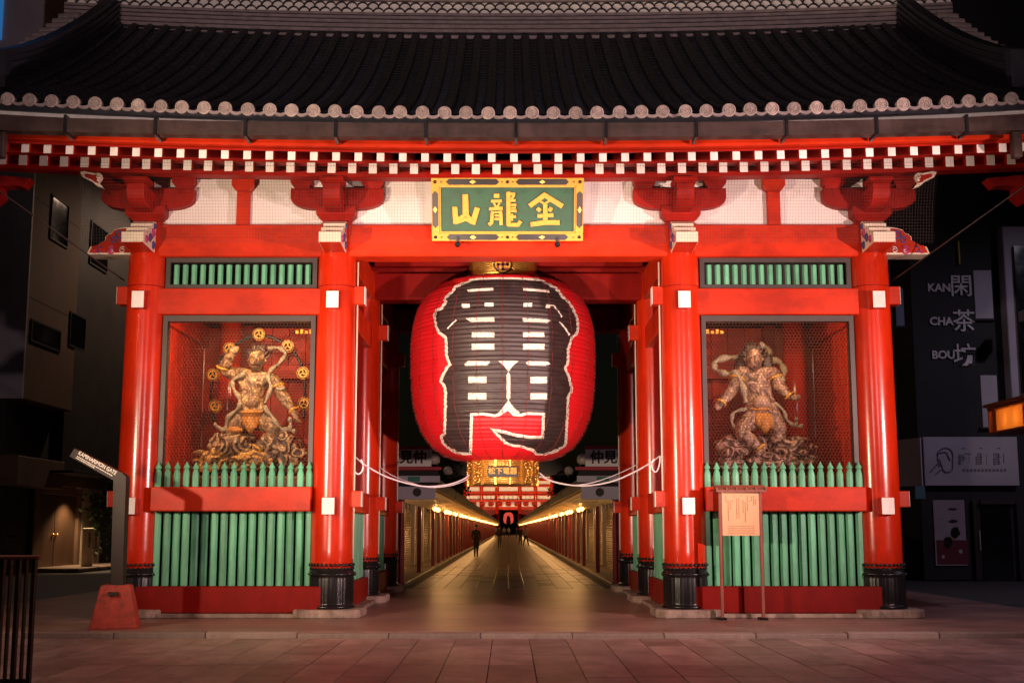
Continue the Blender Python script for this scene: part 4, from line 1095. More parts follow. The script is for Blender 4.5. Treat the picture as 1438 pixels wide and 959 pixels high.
E1 = [(0, 1), (1, 2), (2, 3), (3, 4), (4, 5), (5, 6), (5, 7), (6, 8), (3, 9), (9, 10), (10, 11), (11, 12), (12, 13), (3, 14), (14, 15), (15, 16), (16, 17), (17, 18), (18, 19), (18, 20), (0, 21), (21, 22), (22, 23), (23, 24), (24, 25), (25, 26), (0, 27), (27, 28), (28, 29), (29, 30), (13, 31), (13, 32), (13, 33), (6, 34), (6, 35)]
st1 = statue('guardian_statue', 'dark carved guardian statue in a ring of gold drums, one arm raised to its head', S1, J1, E1, ST_A,
  [(478, 400, 1.22, (.10, .07, .075), 3, .2, ST_A, 'chest'), (540, 402, 1.22, (.10, .07, .075), 4, .2, ST_A, 'chest'), (495, 500, 1.16, (.13, .09, .10), 5, .15, ST_A, 'belly')],
  [(.05, [(575, 222, 1.45), (630, 215, 1.5), (668, 245, 1.5), (640, 290, 1.45), (590, 335, 1.30), (578, 370, 1.14), (592, 430, 1.08), (560, 515, 1.08), (600, 575, 1.05), (640, 630, 1.05), (690, 640, 1.1), (720, 650, 1.1)]),
   (.05, [(460, 350, 1.15), (395, 385, 1.15), (400, 430, 1.12), (428, 480, 1.1), (425, 525, 1.08), (372, 575, 1.08), (350, 640, 1.1), (300, 610, 1.15)]),
   (.045, [(690, 640, 1.1), (695, 600, 1.12), (685, 575, 1.12)]), (.03, [(620, 425, 1.2), (645, 432, 1.17), (665, 420, 1.2)])],
  [(490, 592, 1.10, (.12, .05, .19), 2), (468, 580, 1.12, (.08, .05, .15), 3), (515, 582, 1.12, (.08, .05, .14), 5), (495, 550, 1.12, (.19, .1, .04), 4), (405, 640, 1.07, (.12, .05, .05), 6)],
  [(395, 715, 1.2, (.36, .30, .20), 1, ROCKA), (640, 730, 1.15, (.33, .30, .25), 2, ROCKA), (300, 800, 1.2, (.36, .35, .20), 3, ROCKG), (500, 810, 1.1, (.38, .35, .18), 4, ROCKG), (700, 795, 1.2, (.30, .35, .22), 5, ROCKA), (250, 830, 1.3, (.2, .25, .14), 6, ROCKA)], belly=(520, 278, 1.20, .150, R(6)), base=(-5.0, -3.2), bands=((628, 425, 1.31, .125, .55, -1), (712, 540, 1.19, .085, .6, -1), (345, 318, 1.26, .105, .3, 1), (522, 738, 1.08, .09, -.8, -1), (523, 355, 1.34, .13, 0, 1)))
ringpts = [(300, 600), (287, 520), (280, 440), (295, 357), (330, 275), (380, 222), (450, 175), (533, 148), (615, 170), (682, 210), (735, 275), (762, 348), (770, 430), (765, 505), (760, 580)]
tube('drum_hoop', smooth_path([S1(x, y, 1.85) for x, y in ringpts], 4), .028, BLACK, st1)
def drum(c, parent):
    bm = bmesh.new(); tube_bm(bm, [(c.x, c.y + .05, c.z), (c.x, c.y - .06, c.z)], .105, 28); d = link('drum', fin(bm, 'drum'), GOLDP, parent)
    bm = bmesh.new(); tube_bm(bm, [(c.x + .09 * math.cos(2 * math.pi * i / 28), c.y - .062, c.z + .09 * math.sin(2 * math.pi * i / 28)) for i in range(29)], .008, 5, False)
    for k in range(3):
        a0 = k * 2 * math.pi / 3
        tube_bm(bm, [(c.x + (.028 + .006 * i) * math.cos(a0 + i * .3), c.y - .062, c.z + (.028 + .006 * i) * math.sin(a0 + i * .3)) for i in range(6)], [.024, .022, .018, .014, .009, .004], 6)
    link('drum_crest', fin(bm, 'drum_crest'), BLACK, d)
for (x, y) in ((533, 148), (682, 210), (760, 348), (765, 505), (380, 222), (295, 357), (307, 517)): drum(S1(x, y, 1.8), st1)
J2 = [(370, 560, 1.35, .17), (362, 500, 1.28, .195), (345, 430, 1.33, .20), (338, 380, 1.36, .185), (330, 345, 1.34, .085), (328, 315, 1.30, .11), (326, 262, 1.30, .135), (328, 292, 1.15, .036), (318, 225, 1.34, .09),
  (250, 345, 1.34, .115), (225, 400, 1.22, .10), (220, 430, 1.16, .085), (160, 495, 1.08, .062), (138, 515, 1.05, .06), (122, 528, 1.03, .026), (145, 535, 1.02, .024),
  (425, 345, 1.34, .115), (455, 395, 1.25, .10), (460, 420, 1.18, .088), (515, 470, 1.10, .058), (538, 478, 1.07, .055), (568, 465, 1.05, .022), (560, 482, 1.05, .022),
  (315, 590, 1.26, .165), (255, 645, 1.08, .125), (285, 680, 1.04, .10), (360, 735, 1.06, .068), (375, 748, 1.04, .062), (330, 780, .97, .045),
  (435, 590, 1.28, .165), (462, 640, 1.16, .13), (450, 690, 1.2, .10), (440, 730, 1.25, .07), (362, 275, 1.32, .03), (292, 275, 1.32, .03)]
E2 = [(0, 1), (1, 2), (2, 3), (3, 4), (4, 5), (5, 6), (5, 7), (6, 8), (3, 9), (9, 10), (10, 11), (11, 12), (12, 13), (13, 14), (13, 15), (3, 16), (16, 17), (17, 18), (18, 19), (19, 20), (20, 21), (20, 22), (0, 23), (23, 24), (24, 25), (25, 26), (26, 27), (27, 28), (0, 29), (29, 30), (30, 31), (31, 32), (6, 33), (6, 34)]
st2 = statue('guardian_statue', 'reddish carved guardian statue with a round pale belly and a wind bag behind its head', S2, J2, E2, ST_B,
  [(315, 400, 1.22, (.10, .07, .075), 3, .2, ST_B, 'chest'), (372, 402, 1.22, (.10, .07, .075), 4, .2, ST_B, 'chest'), (265, 305, 1.45, (.12, .08, .17), 10, .6, HAIRM, 'flowing_hair'), (395, 305, 1.45, (.11, .08, .19), 11, .6, HAIRM, 'flowing_hair'),
   (365, 500, 1.13, (.145, .10, .125), 12, .1, mat('statue_belly', (.40, .25, .17), .5, var=.3, vscale=14, bump=.4), 'belly')],
  [(.07, [(270, 270, 1.5), (200, 265, 1.5), (130, 285, 1.45), (125, 325, 1.4), (180, 350, 1.3), (235, 350, 1.2), (270, 420, 1.1), (285, 500, 1.1)]),
   (.07, [(350, 200, 1.55), (400, 220, 1.55), (405, 270, 1.5), (460, 290, 1.45), (485, 340, 1.3), (470, 390, 1.15)]),
   (.04, [(430, 500, 1.2), (480, 540, 1.15), (500, 590, 1.1), (545, 620, 1.1), (580, 618, 1.1)]), (.04, [(290, 530, 1.2), (225, 550, 1.2), (212, 600, 1.2), (235, 640, 1.15)]), (.035, [(545, 620, 1.1), (550, 595, 1.12), (545, 575, 1.1)])],
  [(385, 600, 1.08, (.10, .05, .17), 2), (355, 585, 1.10, (.08, .05, .13), 3), (412, 590, 1.10, (.08, .05, .14), 5), (370, 535, 1.14, (.19, .1, .035), 4)],
  [(215, 735, 1.25, (.27, .30, .20), 7, ROCKB), (520, 735, 1.25, (.36, .30, .20), 8, ROCKB), (400, 810, 1.2, (.35, .35, .16), 9, ROCKB), (560, 800, 1.3, (.28, .35, .20), 10, ROCKB), (200, 820, 1.3, (.3, .3, .16), 11, ROCKB), (400, 720, 1.4, (.3, .2, .15), 12, ROCKB)], belly=(327, 272, 1.20, .150, R(-4)), base=(3.2, 5.0), bands=((236, 378, 1.27, .125, -.3, -1), (155, 500, 1.08, .085, -.6, -1), (442, 375, 1.29, .125, .3, -1), (510, 465, 1.10, .08, .8, -1), (360, 735, 1.06, .09, .8, -1), (332, 358, 1.34, .13, 0, 1)))
for sg, e in ((-1, 75), (1, 30)):
    t = tag(box('niche_lamp', sg * 4.13 - .5, sg * 4.13 + .5, .12, .2, 4.70, 4.76, WHITE, bev=.01), 'slim lamp tube tucked under the lintel of the niche with the ' + ('drum ring' if sg < 0 else 'pale-bellied') + ' statue', 'lamp', 'lamps inside the niches')
    l = bpy.data.lights.new('niche_lamp_light', 'AREA'); l.shape = 'RECTANGLE'; l.size = 1.0; l.size_y = .08; l.energy = e; l.color = (1, .62, .32)
    o = bpy.data.objects.new('niche_lamp_light', l); o.location = (sg * 4.13, .2, 4.66); o.rotation_euler = (R(28), 0, 0); COL.objects.link(o)
    o.parent = t; o.matrix_parent_inverse = W(t).inverted()

# ------------------------------------------------------------------ direction sign and notice board
SY = -2.0
DS = thing('direction_sign', 'brown bent direction sign reading KAMINARIMON GATE on a red tapered base', 'sign', (-5.3, SY, 0))
bp_ = [atY(u, v, SY) for u, v in ((123, 883), (193, 883), (180, 820), (140, 820))]
bm = bmesh.new()
cxb = (bp_[0].x + bp_[1].x) / 2; wb = (bp_[1].x - bp_[0].x) / 2; wt = .19; zt = .56
lv = [[bm.verts.new((cxb + a * ww, SY + .1 + b * ww, zz)) for a, b in ((-1, -1), (1, -1), (1, 1), (-1, 1))] for ww, zz in ((wb * .94, 0.0), (wt, zt))]
for k in range(4): bm.faces.new((lv[0][k], lv[0][(k + 1) % 4], lv[1][(k + 1) % 4], lv[1][k]))
bm.faces.new(lv[0][::-1]); bm.faces.new(lv[1]); bmesh.ops.recalc_face_normals(bm, faces=bm.faces)
bmesh.ops.bevel(bm, geom=bm.edges[:], offset=.012, segments=2, affect='EDGES')
bmesh.ops.rotate(bm, verts=bm.verts, cent=(cxb, SY + .1, 0), matrix=Matrix.Rotation(R(14), 3, 'Z'))
bs = link('weighted_base', fin(bm, 'weighted_base'), mat('worn_red_paint', (0.30, 0.026, 0.013), .55, var=.4, vscale=9, bump=.3), DS)
me = bpy.data.meshes.new('handle_slot'); box('handle_slot', cxb - .02, cxb + .09, SY - .185, SY - .10, .43, .475, DARKW, bs, 0)
pf = [atY(u, v, SY) for u, v in ((155.5, 822), (161, 674), (98, 641), (105.5, 629), (172, 664), (178, 668.5), (178, 672), (172.5, 822))]
pts = [(p.x, p.z) for p in pf]
prism('bent_post', pts, 'y', SY - .03, SY + .13, SIGNB, DS, bev=.006)
a = atY(110, 637, SY); b = atY(164, 667, SY); ang = math.atan2(b.z - a.z, b.x - a.x); d_ = Vector((math.cos(ang), 0, math.sin(ang))); up_ = Vector((-math.sin(ang), 0, math.cos(ang)))
mid = (a + b) / 2
text('sign_lettering', 'KAMINARIMON GATE', .072, LWHT, DS, tuple(mid + up_ * .018 + Vector((0, -.033, 0)) - Vector((0, 0, 0))), rot=(R(90), -ang, 0), ext=.002, bold=.001, sx=.83)
bm = bmesh.new()
for (o0, ln, dz) in ((-.29, .56, -.032), (-.29, .28, -.055)):
    x = o0; random.seed(3)
    while x < o0 + ln:
        w_ = random.uniform(.012, .03); c = mid + d_ * (x + w_ / 2) + up_ * dz
        q = bbox(bm, -w_ / 2, w_ / 2, -.002, .002, -.006, .006)
        bmesh.ops.transform(bm, matrix=Matrix.Translation((c.x, SY - .0325, c.z)) @ Matrix.Rotation(-ang, 4, 'Y'), verts=q); x += w_ + .007
link('small_print', fin(bm, 'small_print'), LWHT, DS)
NY = -.62
NB = thing('notice_board', 'pale wooden notice board with a small shingled roof on two thin posts', 'notice board', (3.42, NY, 0))
nx0, nx1 = atY(1012, 760, NY).x, atY(1069, 760, NY).x
nzt = atY(1040, 688, NY).z; nzb = atY(1040, 752, NY).z
for i, x in enumerate((nx0, nx1)):
    box('post', x - .022 , x + .022, NY - .025, NY + .025, 0, nzt, WOODR, NB, .005)
    box('foot', x - .07, x + .05, NY - .10, NY + .10, 0, .035, BLACK, NB, .01)
box('board', nx0 + .024, nx1 - .024, NY - .03, NY + .0, nzb, nzt - .02, WOODL, NB, .004)
bm = bmesh.new(); random.seed(5)
for k in range(15):
    x = nx1 - .07 - k * (nx1 - nx0 - .14) / 14.5; z = nzt - .06 - random.uniform(0, .12)
    while z > nzb + .19:
        h = random.uniform(.008, .02); bbox(bm, x - .006 - random.uniform(0, .003), x + .006, NY - .0325, NY - .028, z - h, z); z -= h + random.uniform(.004, .008)
        if random.random() < .07: break
for k in range(5): bbox(bm, nx0 + .1, nx1 - .1, NY - .0325, NY - .028, nzb + .03 + k * .026, nzb + .036 + k * .026)
link('brush_lettering', fin(bm, 'brush_lettering'), mat('faded_ink', (.30, .13, .06), .7), NB)['kind'] = 'stuff'
rf = prism('roof', [(NY - .13, nzt + .0), (NY, nzt + .075), (NY + .13, nzt + .0), (NY + .13, nzt - .03), (NY, nzt + .04), (NY - .13, nzt - .03)], 'x', nx0 - .07, nx1 + .07, WOODR, NB)
for k in range(6):
    x = nx0 - .06 + k * (nx1 - nx0 + .12) / 5
    box('roof_batten', x - .012, x + .012, NY - .14, NY - .01, nzt - .01, nzt + .035, WOODR, rf, .003)

# ------------------------------------------------------------------ steel railing
RL = thing('steel_railing', 'dark steel railing with vertical bars and a brown timber handrail', 'railing', (-4.6, -7.35, -.06))
RY = -7.35
box('handrail', -7.2, atY(56, 778, RY).x, RY - .04, RY + .04, 1.04, 1.075, WOODR, RL, .008)
for k in range(26):
    x = atY(50, 800, RY).x - .01 - k * .068 * (1 if k % 2 else 1)
    w_ = .030 if k % 2 == 0 else .014
    box('bar', x - w_ / 2, x + w_ / 2, RY - .03, RY + .03, -.06, 1.04, SIGNB, RL, .003)
box('bottom_rail', -7.2, atY(50, 800, RY).x, RY - .02, RY + .02, -.0, .03, SIGNB, RL, .003)

# ------------------------------------------------------------------ shop street behind the gate
ZS = -.2
street = struct(box('shop_street', -3.1, 3.1, 7.92, 250, -.5, ZS, STREET, bev=0))
struct(box('street_threshold', -3.6, 3.6, 7.91, 9.3, -.4, -.10, ASPH, bev=.01))
bm = bmesh.new(); bbox(bm, -.195, .195, -.43, .43, -.02, .02); bmesh.ops.bevel(bm, geom=bm.edges[:], offset=.006, segments=1, affect='EDGES'); ss = fin(bm, 'street_slab')
ss.materials.append(STREET)
STR2 = mat('street_stone_dark', (.15, .115, .085), .45, var=.2); STR3 = mat('street_stone_pale', (.25, .185, .13), .4, var=.2)
JST = mat('street_joint', (.06, .045, .035), .8)
street.data.materials[0] = JST
for j in range(24):
    for k in range(-6, 6):
        o = link('street_slab', ss, None, street); o.location = ((k + .5) * .405, 9.8 + j * .88, ZS - .008)
        o.material_slots[0].link = 'OBJECT'; o.material_slots[0].material = random.choice((STREET, STREET, STR2, STR3))
bm = bmesh.new(); random.seed(11)
for j in range(24, 230):
    for k in range(-6, 6): bbox(bm, (k + .5) * .405 - .195, (k + .5) * .405 + .195, 9.8 + j * .88 - .43, 9.8 + j * .88 + .43, ZS - .02, ZS + .012)
o = link('street_slabs_far', fin(bm, 'street_slabs_far'), STREET, street); o['kind'] = 'stuff'
SHUT = mat('roller_shutter', (.42, .36, .27), .45, metal=.3, var=.15); POSTR = mat('dark_red_post', (.30, .018, .018), .4, var=.15)
ROOFG = mat('shop_roof', (.035, .04, .04), .6, var=.3); VAL = mat('gilt_valance', (.70, .46, .16), .4, metal=.6, var=.25, vscale=20, bump=.6, bscale=60)
SHOPW = mat('shop_end_wall', (.34, .29, .32), .7, var=.1); TEAL = mat('teal_band', (.03, .20, .15), .6); BANR = mat('banner_red', (.42, .02, .04), .6)
ULN = 13.2
SOFM = mat('shop_soffit', (.12, .07, .03), .5, var=.4, vscale=8)
SHUTS = [SHUT, mat('rust_shutter', (.26, .17, .10), .5, metal=.3, var=.3), mat('grey_shutter', (.30, .29, .25), .5, metal=.3, var=.2), mat('ochre_shutter', (.38, .25, .10), .5, metal=.2, var=.3)]
def shop(sg, label):
    t = thing('shop_stall', label, 'shop', (sg * 4.5, 0, ZS), group='closed shops lining the street')
    box('step', sg * 2.66, sg * 6.5, .05, ULN - .05, ZS - .1, ZS + .10, STREET, t, .02)
    for k in range(3):
        ya = .35 + k * 4.3
        bm = bmesh.new(); n = 26; prev = None
        for i in range(n + 1):
            for f in (0, 1):
                z = ZS + .1 + 2.05 * (i + f * .5) / n; x = sg * (3.62 + (.02 if f else 0))
                r = [bm.verts.new((x, ya + .12, z)), bm.verts.new((x, ya + 3.9, z))]
                if prev: bm.faces.new((prev[0], prev[1], r[1], r[0]))
                prev = r
        link('roller_shutter', fin(bm, 'roller_shutter'), SHUT, t)
        box('shutter_post', sg * 3.56, sg * 3.72, ya - .16, ya + .10, ZS + .1, 2.2, CREAM, t, .01)
    for y in (.12, 3.6, 7.0, 10.3):
        box('post', sg * 2.80, sg * 2.92, y - .06, y + .06, ZS, 2.05, POSTR, t, .008)
    box('wall', sg * 3.75, sg * 7.0, .02, ULN - .02, ZS, 3.1, SHOPW, t, 0)
    box('eave_beam', sg * 2.78, sg * 2.94, .02, ULN - .02, 2.052, 2.2, POSTR, t, .01)
    # canopy with gilt valance and soffit
    prism('canopy', [(sg * 2.0, 2.30), (sg * 2.0, 2.66), (sg * 3.8, 3.1), (sg * 3.8, 2.42), (sg * 2.1, 2.28)], 'y', .0, ULN, ROOFG, t)
    box('fascia_trim', sg * 1.965, sg * 2.0, .0, ULN, 2.63, 2.68, GUTTER, t, .004)
    box('fascia_trim', sg * 1.96, sg * 2.0, .0, ULN, 2.29, 2.34, VAL, t, .004)
    v = prism('soffit', [(sg * 2.04, 2.27), (sg * 2.78, 2.06), (sg * 2.78, 2.03), (sg * 2.04, 2.24)], 'y', .02, ULN - .02, SOFM, t)
    bm = bmesh.new()
    for k in range(44):
        y = .15 + k * .297; prism_bm(bm, [(sg * 2.0, 2.25), (sg * 2.78, 2.04), (sg * 2.78, 1.97), (sg * 2.0, 2.17)], 'y', y - .03, y + .03); bbox(bm, sg * 1.985 - .02, sg * 1.985 + .02, y + .05, y + .22, 2.15, 2.27); ball_bm(bm, (sg * 1.98, y + .135, 2.33), .05, 6, 4)
    link('gilt_ornament', fin(bm, 'gilt_ornament'), VAL, v)
    prism('roof', [(sg * 2.2, 2.80), (sg * 4.8, 4.0), (sg * 7.2, 3.0), (sg * 7.2, 2.9), (sg * 2.2, 2.70)], 'y', .1, ULN - .1, ROOFG, t)
    for k in range(5):
        y = (.9, 2.5, 4.3, 7.8, 9.6)[k]; c = (sg * 2.42, y, 1.93)
        bm = bmesh.new(); tube_bm(bm, [(c[0], y, 2.12), (c[0], y, 2.01)], .02, 6); ln_ = link('lamp', fin(bm, 'lamp'), BLACK, t)
        bm = bmesh.new(); ball_bm(bm, c, .075, 12, 8); link('bulb', fin(bm, 'bulb'), BULB, ln_, smooth=True)
        if k % 2 == 0:
            pl_ = bpy.data.lights.new('lamp_light', 'POINT'); pl_.energy = 30; pl_.color = (1, .50, .17); pl_.shadow_soft_size = .07
            po_ = bpy.data.objects.new('lamp_light', pl_); po_.location = (sg * 2.42, y, 1.78); COL.objects.link(po_); po_.parent = ln_; po_.matrix_parent_inverse = W(ln_).inverted()
    return t
Y0 = 12.6
ORD = 'first second third fourth fifth sixth seventh eighth ninth tenth eleventh twelfth thirteenth fourteenth fifteenth sixteenth seventeenth'.split()
for sg, side in ((-1, 'direction sign'), (1, 'notice board')):
    base = shop(sg, '')
    for k in range(17):
        c = tree(base) if k else base
        c.location.y = Y0 + k * (ULN + .35)
        for q in c.children:
            if q.name.startswith('roller_shutter'):
                q.material_slots[0].link = 'OBJECT'; q.material_slots[0].material = random.choice(SHUTS)
        c['label'] = 'closed shop with gilt lit eaves, %s from the gate on the %s side' % (ORD[k], side)
    for q in [q for q in base.children if q.name.startswith('lamp')]:
        if q.children[0].matrix_basis is not None and min(v.co.y for v in q.data.vertices) < 5:
            for g_ in list(q.children): bpy.data.objects.remove(g_)
            bpy.data.objects.remove(q)
    for q in [q for q in base.children if q.name.split('.')[0] == 'post']:
        if 3 < min(v.co.y for v in q.data.vertices) < 4 or min(v.co.y for v in q.data.vertices) > 9: bpy.data.objects.remove(q)
    # end wall of the first shop with crest and banner
    E0 = Y0 - .12
    def ex(u, v): return atY(714 + sg * (714 - u) * -1 * -1 if sg > 0 else u, v, E0)
    def rect(nm, u0, u1, v0, v1, m, par, t0=.0, t1=.06):
        p = atY(u0, v0, E0); q = atY(u1, v1, E0); xs = [p.x, q.x] if sg < 0 else [-p.x, -q.x]
        return box(nm, min(xs), max(xs), E0 - t1, E0 - t0, q.z, p.z, m, par, .004)
    en = thing('shop_sign_front', 'shop street end panel with round crest and character banner, ' + side + ' side', 'sign', (sg * 3.0, E0, ZS))
    rect('panel', 505, 612, 683, 701, LILAC, en); rect('band', 505, 618, 668, 677, LILAC, en); rect('teal_inset', 573, 590, 669, 676, TEAL, en, .061, .07)
    rect('banner', 500, 606, 631, 655, PLAST, en); rect('banner_edge', 500, 607, 626.5, 630.5, BANR, en); rect('banner_edge', 500, 620, 655.5, 660, BANR, en)
    rect('panel_frame', 500, 616, 677.5, 682.5, DARKW, en); rect('panel_frame', 500, 616, 660.5, 667.5, DARKW, en)
    c = atY(586, 691, E0); cx = c.x * (-sg)
    bm = bmesh.new(); tube_bm(bm, [(cx, E0 - .065, c.z), (cx, E0 - .08, c.z)], .11, 24); link('crest', fin(bm, 'crest'), INK, en)
    for ch, u in zip('世見仲', (552, 571, 590)):
        p = atY(u, 643, E0); text('banner_character', ch, .36, INK, en, (p.x * -sg, E0 - .064, p.z), ext=.003, bold=.010)
    for (i, u) in ((0, 566),):
        p = atY(u, 701, E0); box('post', p.x * -sg - .05, p.x * -sg + .05, E0 - .06, E0 + .04, ZS, p.z, POSTR, en, .006)
    for i, (u, v, Y, r) in enumerate(((610, 645, 13.5, .155), (629, 661, 20.0, .15))):
        p = atY(u, v, Y); px = p.x * -sg
        sl_ = thing('street_lamp', ('unlit round globe lamp right beside the character banner, ' if i == 0 else 'unlit round globe lamp a shop behind the character banner, ') + side + ' side', 'street lamp', (px, Y, ZS), group='globe street lamps')
        tube('bracket_arm', [(px, Y, p.z - r), (px, Y, p.z - r - .12), (px + sg * .35, Y, p.z - r - .3), (px + sg * .55, Y, 2.6)], .025, BLACK, sl_)
        bm = bmesh.new(); ball_bm(bm, (px, Y, p.z), r, 20, 12); link('globe', fin(bm, 'globe'), GLOBE, sl_, smooth=True)
        lathe('collar', [(.07, p.z - r - .04), (.09, p.z - r + .02)], BLACK, sl_, 16, (px, Y))

# far gate at the end of the street
FY = 246
HG = thing('far_temple_gate', 'floodlit red two-storey temple gate at the far end of the shop street', 'gate', (0, FY, ZS))
for x in (-10, -6.2, -2.6, 2.6, 6.2, 10):
    lathe('column', [(.45, ZS), (.45, 7.2)], RED, HG, 16, (x, FY))
box('head_beam', -10.4, 10.4, FY - .3, FY + .3, 5.4, 6.1, RED, HG, .03)
box('plaster_band', -10.4, 10.4, FY - .1, FY + .2, 6.1, 7.2, PLAST, HG, 0)
for k in range(11): block('bracket_block', -10 + k * 2, FY - .3, 6.2, 7.1, 1.3, HG)
box('balcony', -11, 11, FY - 1.2, FY + 1.2, 7.2, 7.7, RED, HG, .03)
for k in range(24): box('baluster', -11 + k * .956 - .05, -11 + k * .956 + .05, FY - 1.2, FY - 1.1, 7.7, 8.6, WHITE, HG, 0)
box('balcony_rail', -11, 11, FY - 1.25, FY - 1.05, 8.6, 8.8, RED, HG, .02)
box('upper_wall', -10, 10, FY - .2, FY + .2, 7.7, 13, PLAST, HG, 0)
for x in (-10, -6.2, -2.6, 2.6, 6.2, 10): lathe('column', [(.42, 7.7), (.42, 13)], RED, HG, 16, (x, FY - .3))
for z0 in (9.0, 10.6, 12): box('tie_beam', -10.4, 10.4, FY - .5, FY - .25, z0, z0 + .6, RED, HG, .02)
prism('roof', [(-14.5, 13.6), (-13.6, 13.2), (13.6, 13.2), (14.5, 13.6), (9.5, 19), (-9.5, 19)], 'y', FY - 5, FY + 5, TILE, HG)
for x in (-4.4, 4.4): box('side_wall', x - 1.5, x + 1.5, FY, FY + .2, ZS, 5.4, REDD, HG, 0)
bm = bmesh.new(); lathe_bm(bm, [(.5, 2.2), (1.0, 2.5), (1.2, 3.3), (1.0, 4.4), (.5, 4.8)], 24, (0, FY - .6)); link('hanging_lantern', fin(bm, 'hanging_lantern'), emis('lit_red_lantern', (.9, .10, .06), .7), HG, smooth=True)
bm = bmesh.new(); lathe_bm(bm, [(.34, 2.0), (.55, 2.4), (.50, 3.6), (.2, 4.2)], 24, (0, FY - 1.4)); link('lantern_character', fin(bm, 'lantern_character'), INK, HG, smooth=True)
for sg in (-1, 1):
    flood('flood_light', 'small flood light on a pole in front of the far gate, ' + ('drum-ring side' if sg < 0 else 'notice board side'), (sg * 9, FY - 22, 3.0), (sg * 2, FY, 8), 15000, (1, .62, .34), R(75), .6)
# dark trees behind the shops
def leaf_tree(label, x, y, h, r, seed):
    t = thing('street_tree', label, 'tree', (x, y, ZS), group='dark trees behind the shops')
    tube('trunk', [(x, y, ZS), (x + .1, y, h * .45), (x, y + .1, h * .7)], [.22, .16, .08], mat('bark', (.05, .035, .025), .9), t)
    random.seed(seed); bm = bmesh.new()
    for i in range(1700):
        a = Vector((random.gauss(0, 1), random.gauss(0, 1), random.gauss(0, 1))).normalized() * (random.random() ** .45)
        c = Vector((x + a.x * r * (1 + .3 * noise.noise(a * 3 + Vector((seed, 0, 0)))), y + a.y * r, h * .72 + a.z * h * .33))
        u_ = Vector((random.uniform(-1, 1), random.uniform(-1, 1), random.uniform(-1, 1))).normalized() * .16; w_ = u_.orthogonal().normalized() * .09
        bm.faces.new([bm.verts.new(c - u_), bm.verts.new(c + w_), bm.verts.new(c + u_), bm.verts.new(c - w_)])
    me = bpy.data.meshes.new('crown'); bm.to_mesh(me); bm.free(); link('crown', me, LEAF, t)
LEAF = mat('leaf', (.05, .075, .03), .6, var=.4)
leaf_tree('dark leafy tree rising over the shop eaves on the drum-ring statue side', -5.4, 62, 5.6, 2.2, 1)
leaf_tree('bushy dark tree farther along, behind the shop roofs', -6.0, 84, 7.4, 2.6, 2)
leaf_tree('dark tree over the shop eaves on the notice board side', 6.4, 96, 7.0, 2.4, 3)

# ------------------------------------------------------------------ people
def person(label, u, vfoot, H, face, shirt, trous, hairc, stride=.22, bag=None, arm=0.1):
    p = atZ(u, vfoot, ZS); k = H / 1.70
    t = thing('person', label, 'person', (p.x, p.y, ZS), (0, 0, face), group='people walking in the street')
    V = [((0, 0, .93), (.145, .10)), ((0, 0, 1.12), (.135, .095)), ((0, -.01, 1.32), (.165, .10)), ((0, 0, 1.43), (.10, .075)), ((0, -.01, 1.49), .05), ((0, -.02, 1.55), .075), ((0, -.02, 1.63), .088), ((0, 0, 1.68), .06), ((0, -.11, 1.585), .016),
      ((-.18, 0, 1.38), .058), ((-.205, .04 + arm, 1.12), .048), ((-.185, -.03 + arm, .90), .036), ((-.18, -.06 + arm, .83), .036), ((-.175, -.08 + arm, .76), .018),
      ((.18, 0, 1.38), .058), ((.205, -.02 - arm, 1.12), .048), ((.185, -.12 - arm, .92), .036), ((.18, -.16 - arm, .85), .036), ((.175, -.19 - arm, .79), .018),
      ((-.085, 0, .84), (.11, .105)), ((-.08, -stride * .55, .48), .075), ((-.095, -stride, .10), .045), ((-.095, -stride + .02, .045), .045), ((-.10, -stride - .13, .03), .034),
      ((.085, 0, .84), (.11, .105)), ((.08, stride * .25, .48), .075), ((.095, stride, .13), .045), ((.095, stride + .01, .065), .045), ((.10, stride - .12, .03), .034)]
    Ed = [(0, 1), (1, 2), (2, 3), (3, 4), (4, 5), (5, 6), (6, 7), (5, 8), (2, 9), (9, 10), (10, 11), (11, 12), (12, 13), (2, 14), (14, 15), (15, 16), (16, 17), (17, 18), (0, 19), (19, 20), (20, 21), (21, 22), (22, 23), (0, 24), (24, 25), (25, 26), (26, 27), (27, 28)]
    o = skin('body', [(Vector(a) * k, (tuple(q * k for q in r) if isinstance(r, tuple) else r * k)) for a, r in V], Ed, SKIN, t, 2, True)
    dg = bpy.context.evaluated_depsgraph_get(); me = bpy.data.meshes.new_from_object(o.evaluated_get(dg)); o.modifiers.clear(); o.data = me
    me.materials.clear()
    for q in (SKIN, mat('shirt', shirt, .85), mat('trousers', trous, .85), INK): me.materials.append(q)
    for f in me.polygons:
        c = f.center / k
        if c.z < .08: i = 3
        elif c.z < .90 and abs(c.x) < .165: i = 2
        elif c.z < 1.455 and not (abs(c.x) > .14 and c.z < .90): i = 1
        else: i = 0
        f.material_index = i; f.use_smooth = True
    blob('hair', (0, .012 * k, 1.645 * k), (.098 * k, .108 * k, .085 * k), mat('hair', hairc, .6), t, 1, .1, 3, 2, True)
    if bag: blob('backpack', (0, .17 * k, 1.2 * k), (.15 * k, .09 * k, .21 * k), mat('bag', bag, .7), t, 2, .1, 3, 2, True)
    return t
person('person in dark clothes walking alone along the left shop posts', 668.5, 781.5, 1.66, R(8), (.025, .022, .025), (.03, .025, .025), (.01, .008, .008), .24)
person('person in dark top and grey trousers with a backpack walking away', 701.5, 768.5, 1.66, R(180), (.03, .018, .02), (.12, .10, .09), (.01, .008, .008), .12, (.04, .02, .025))
person('person in black standing beside the one in pink', 730.5, 765.5, 1.62, R(170), (.02, .02, .022), (.05, .03, .025), (.01, .008, .008), .08)
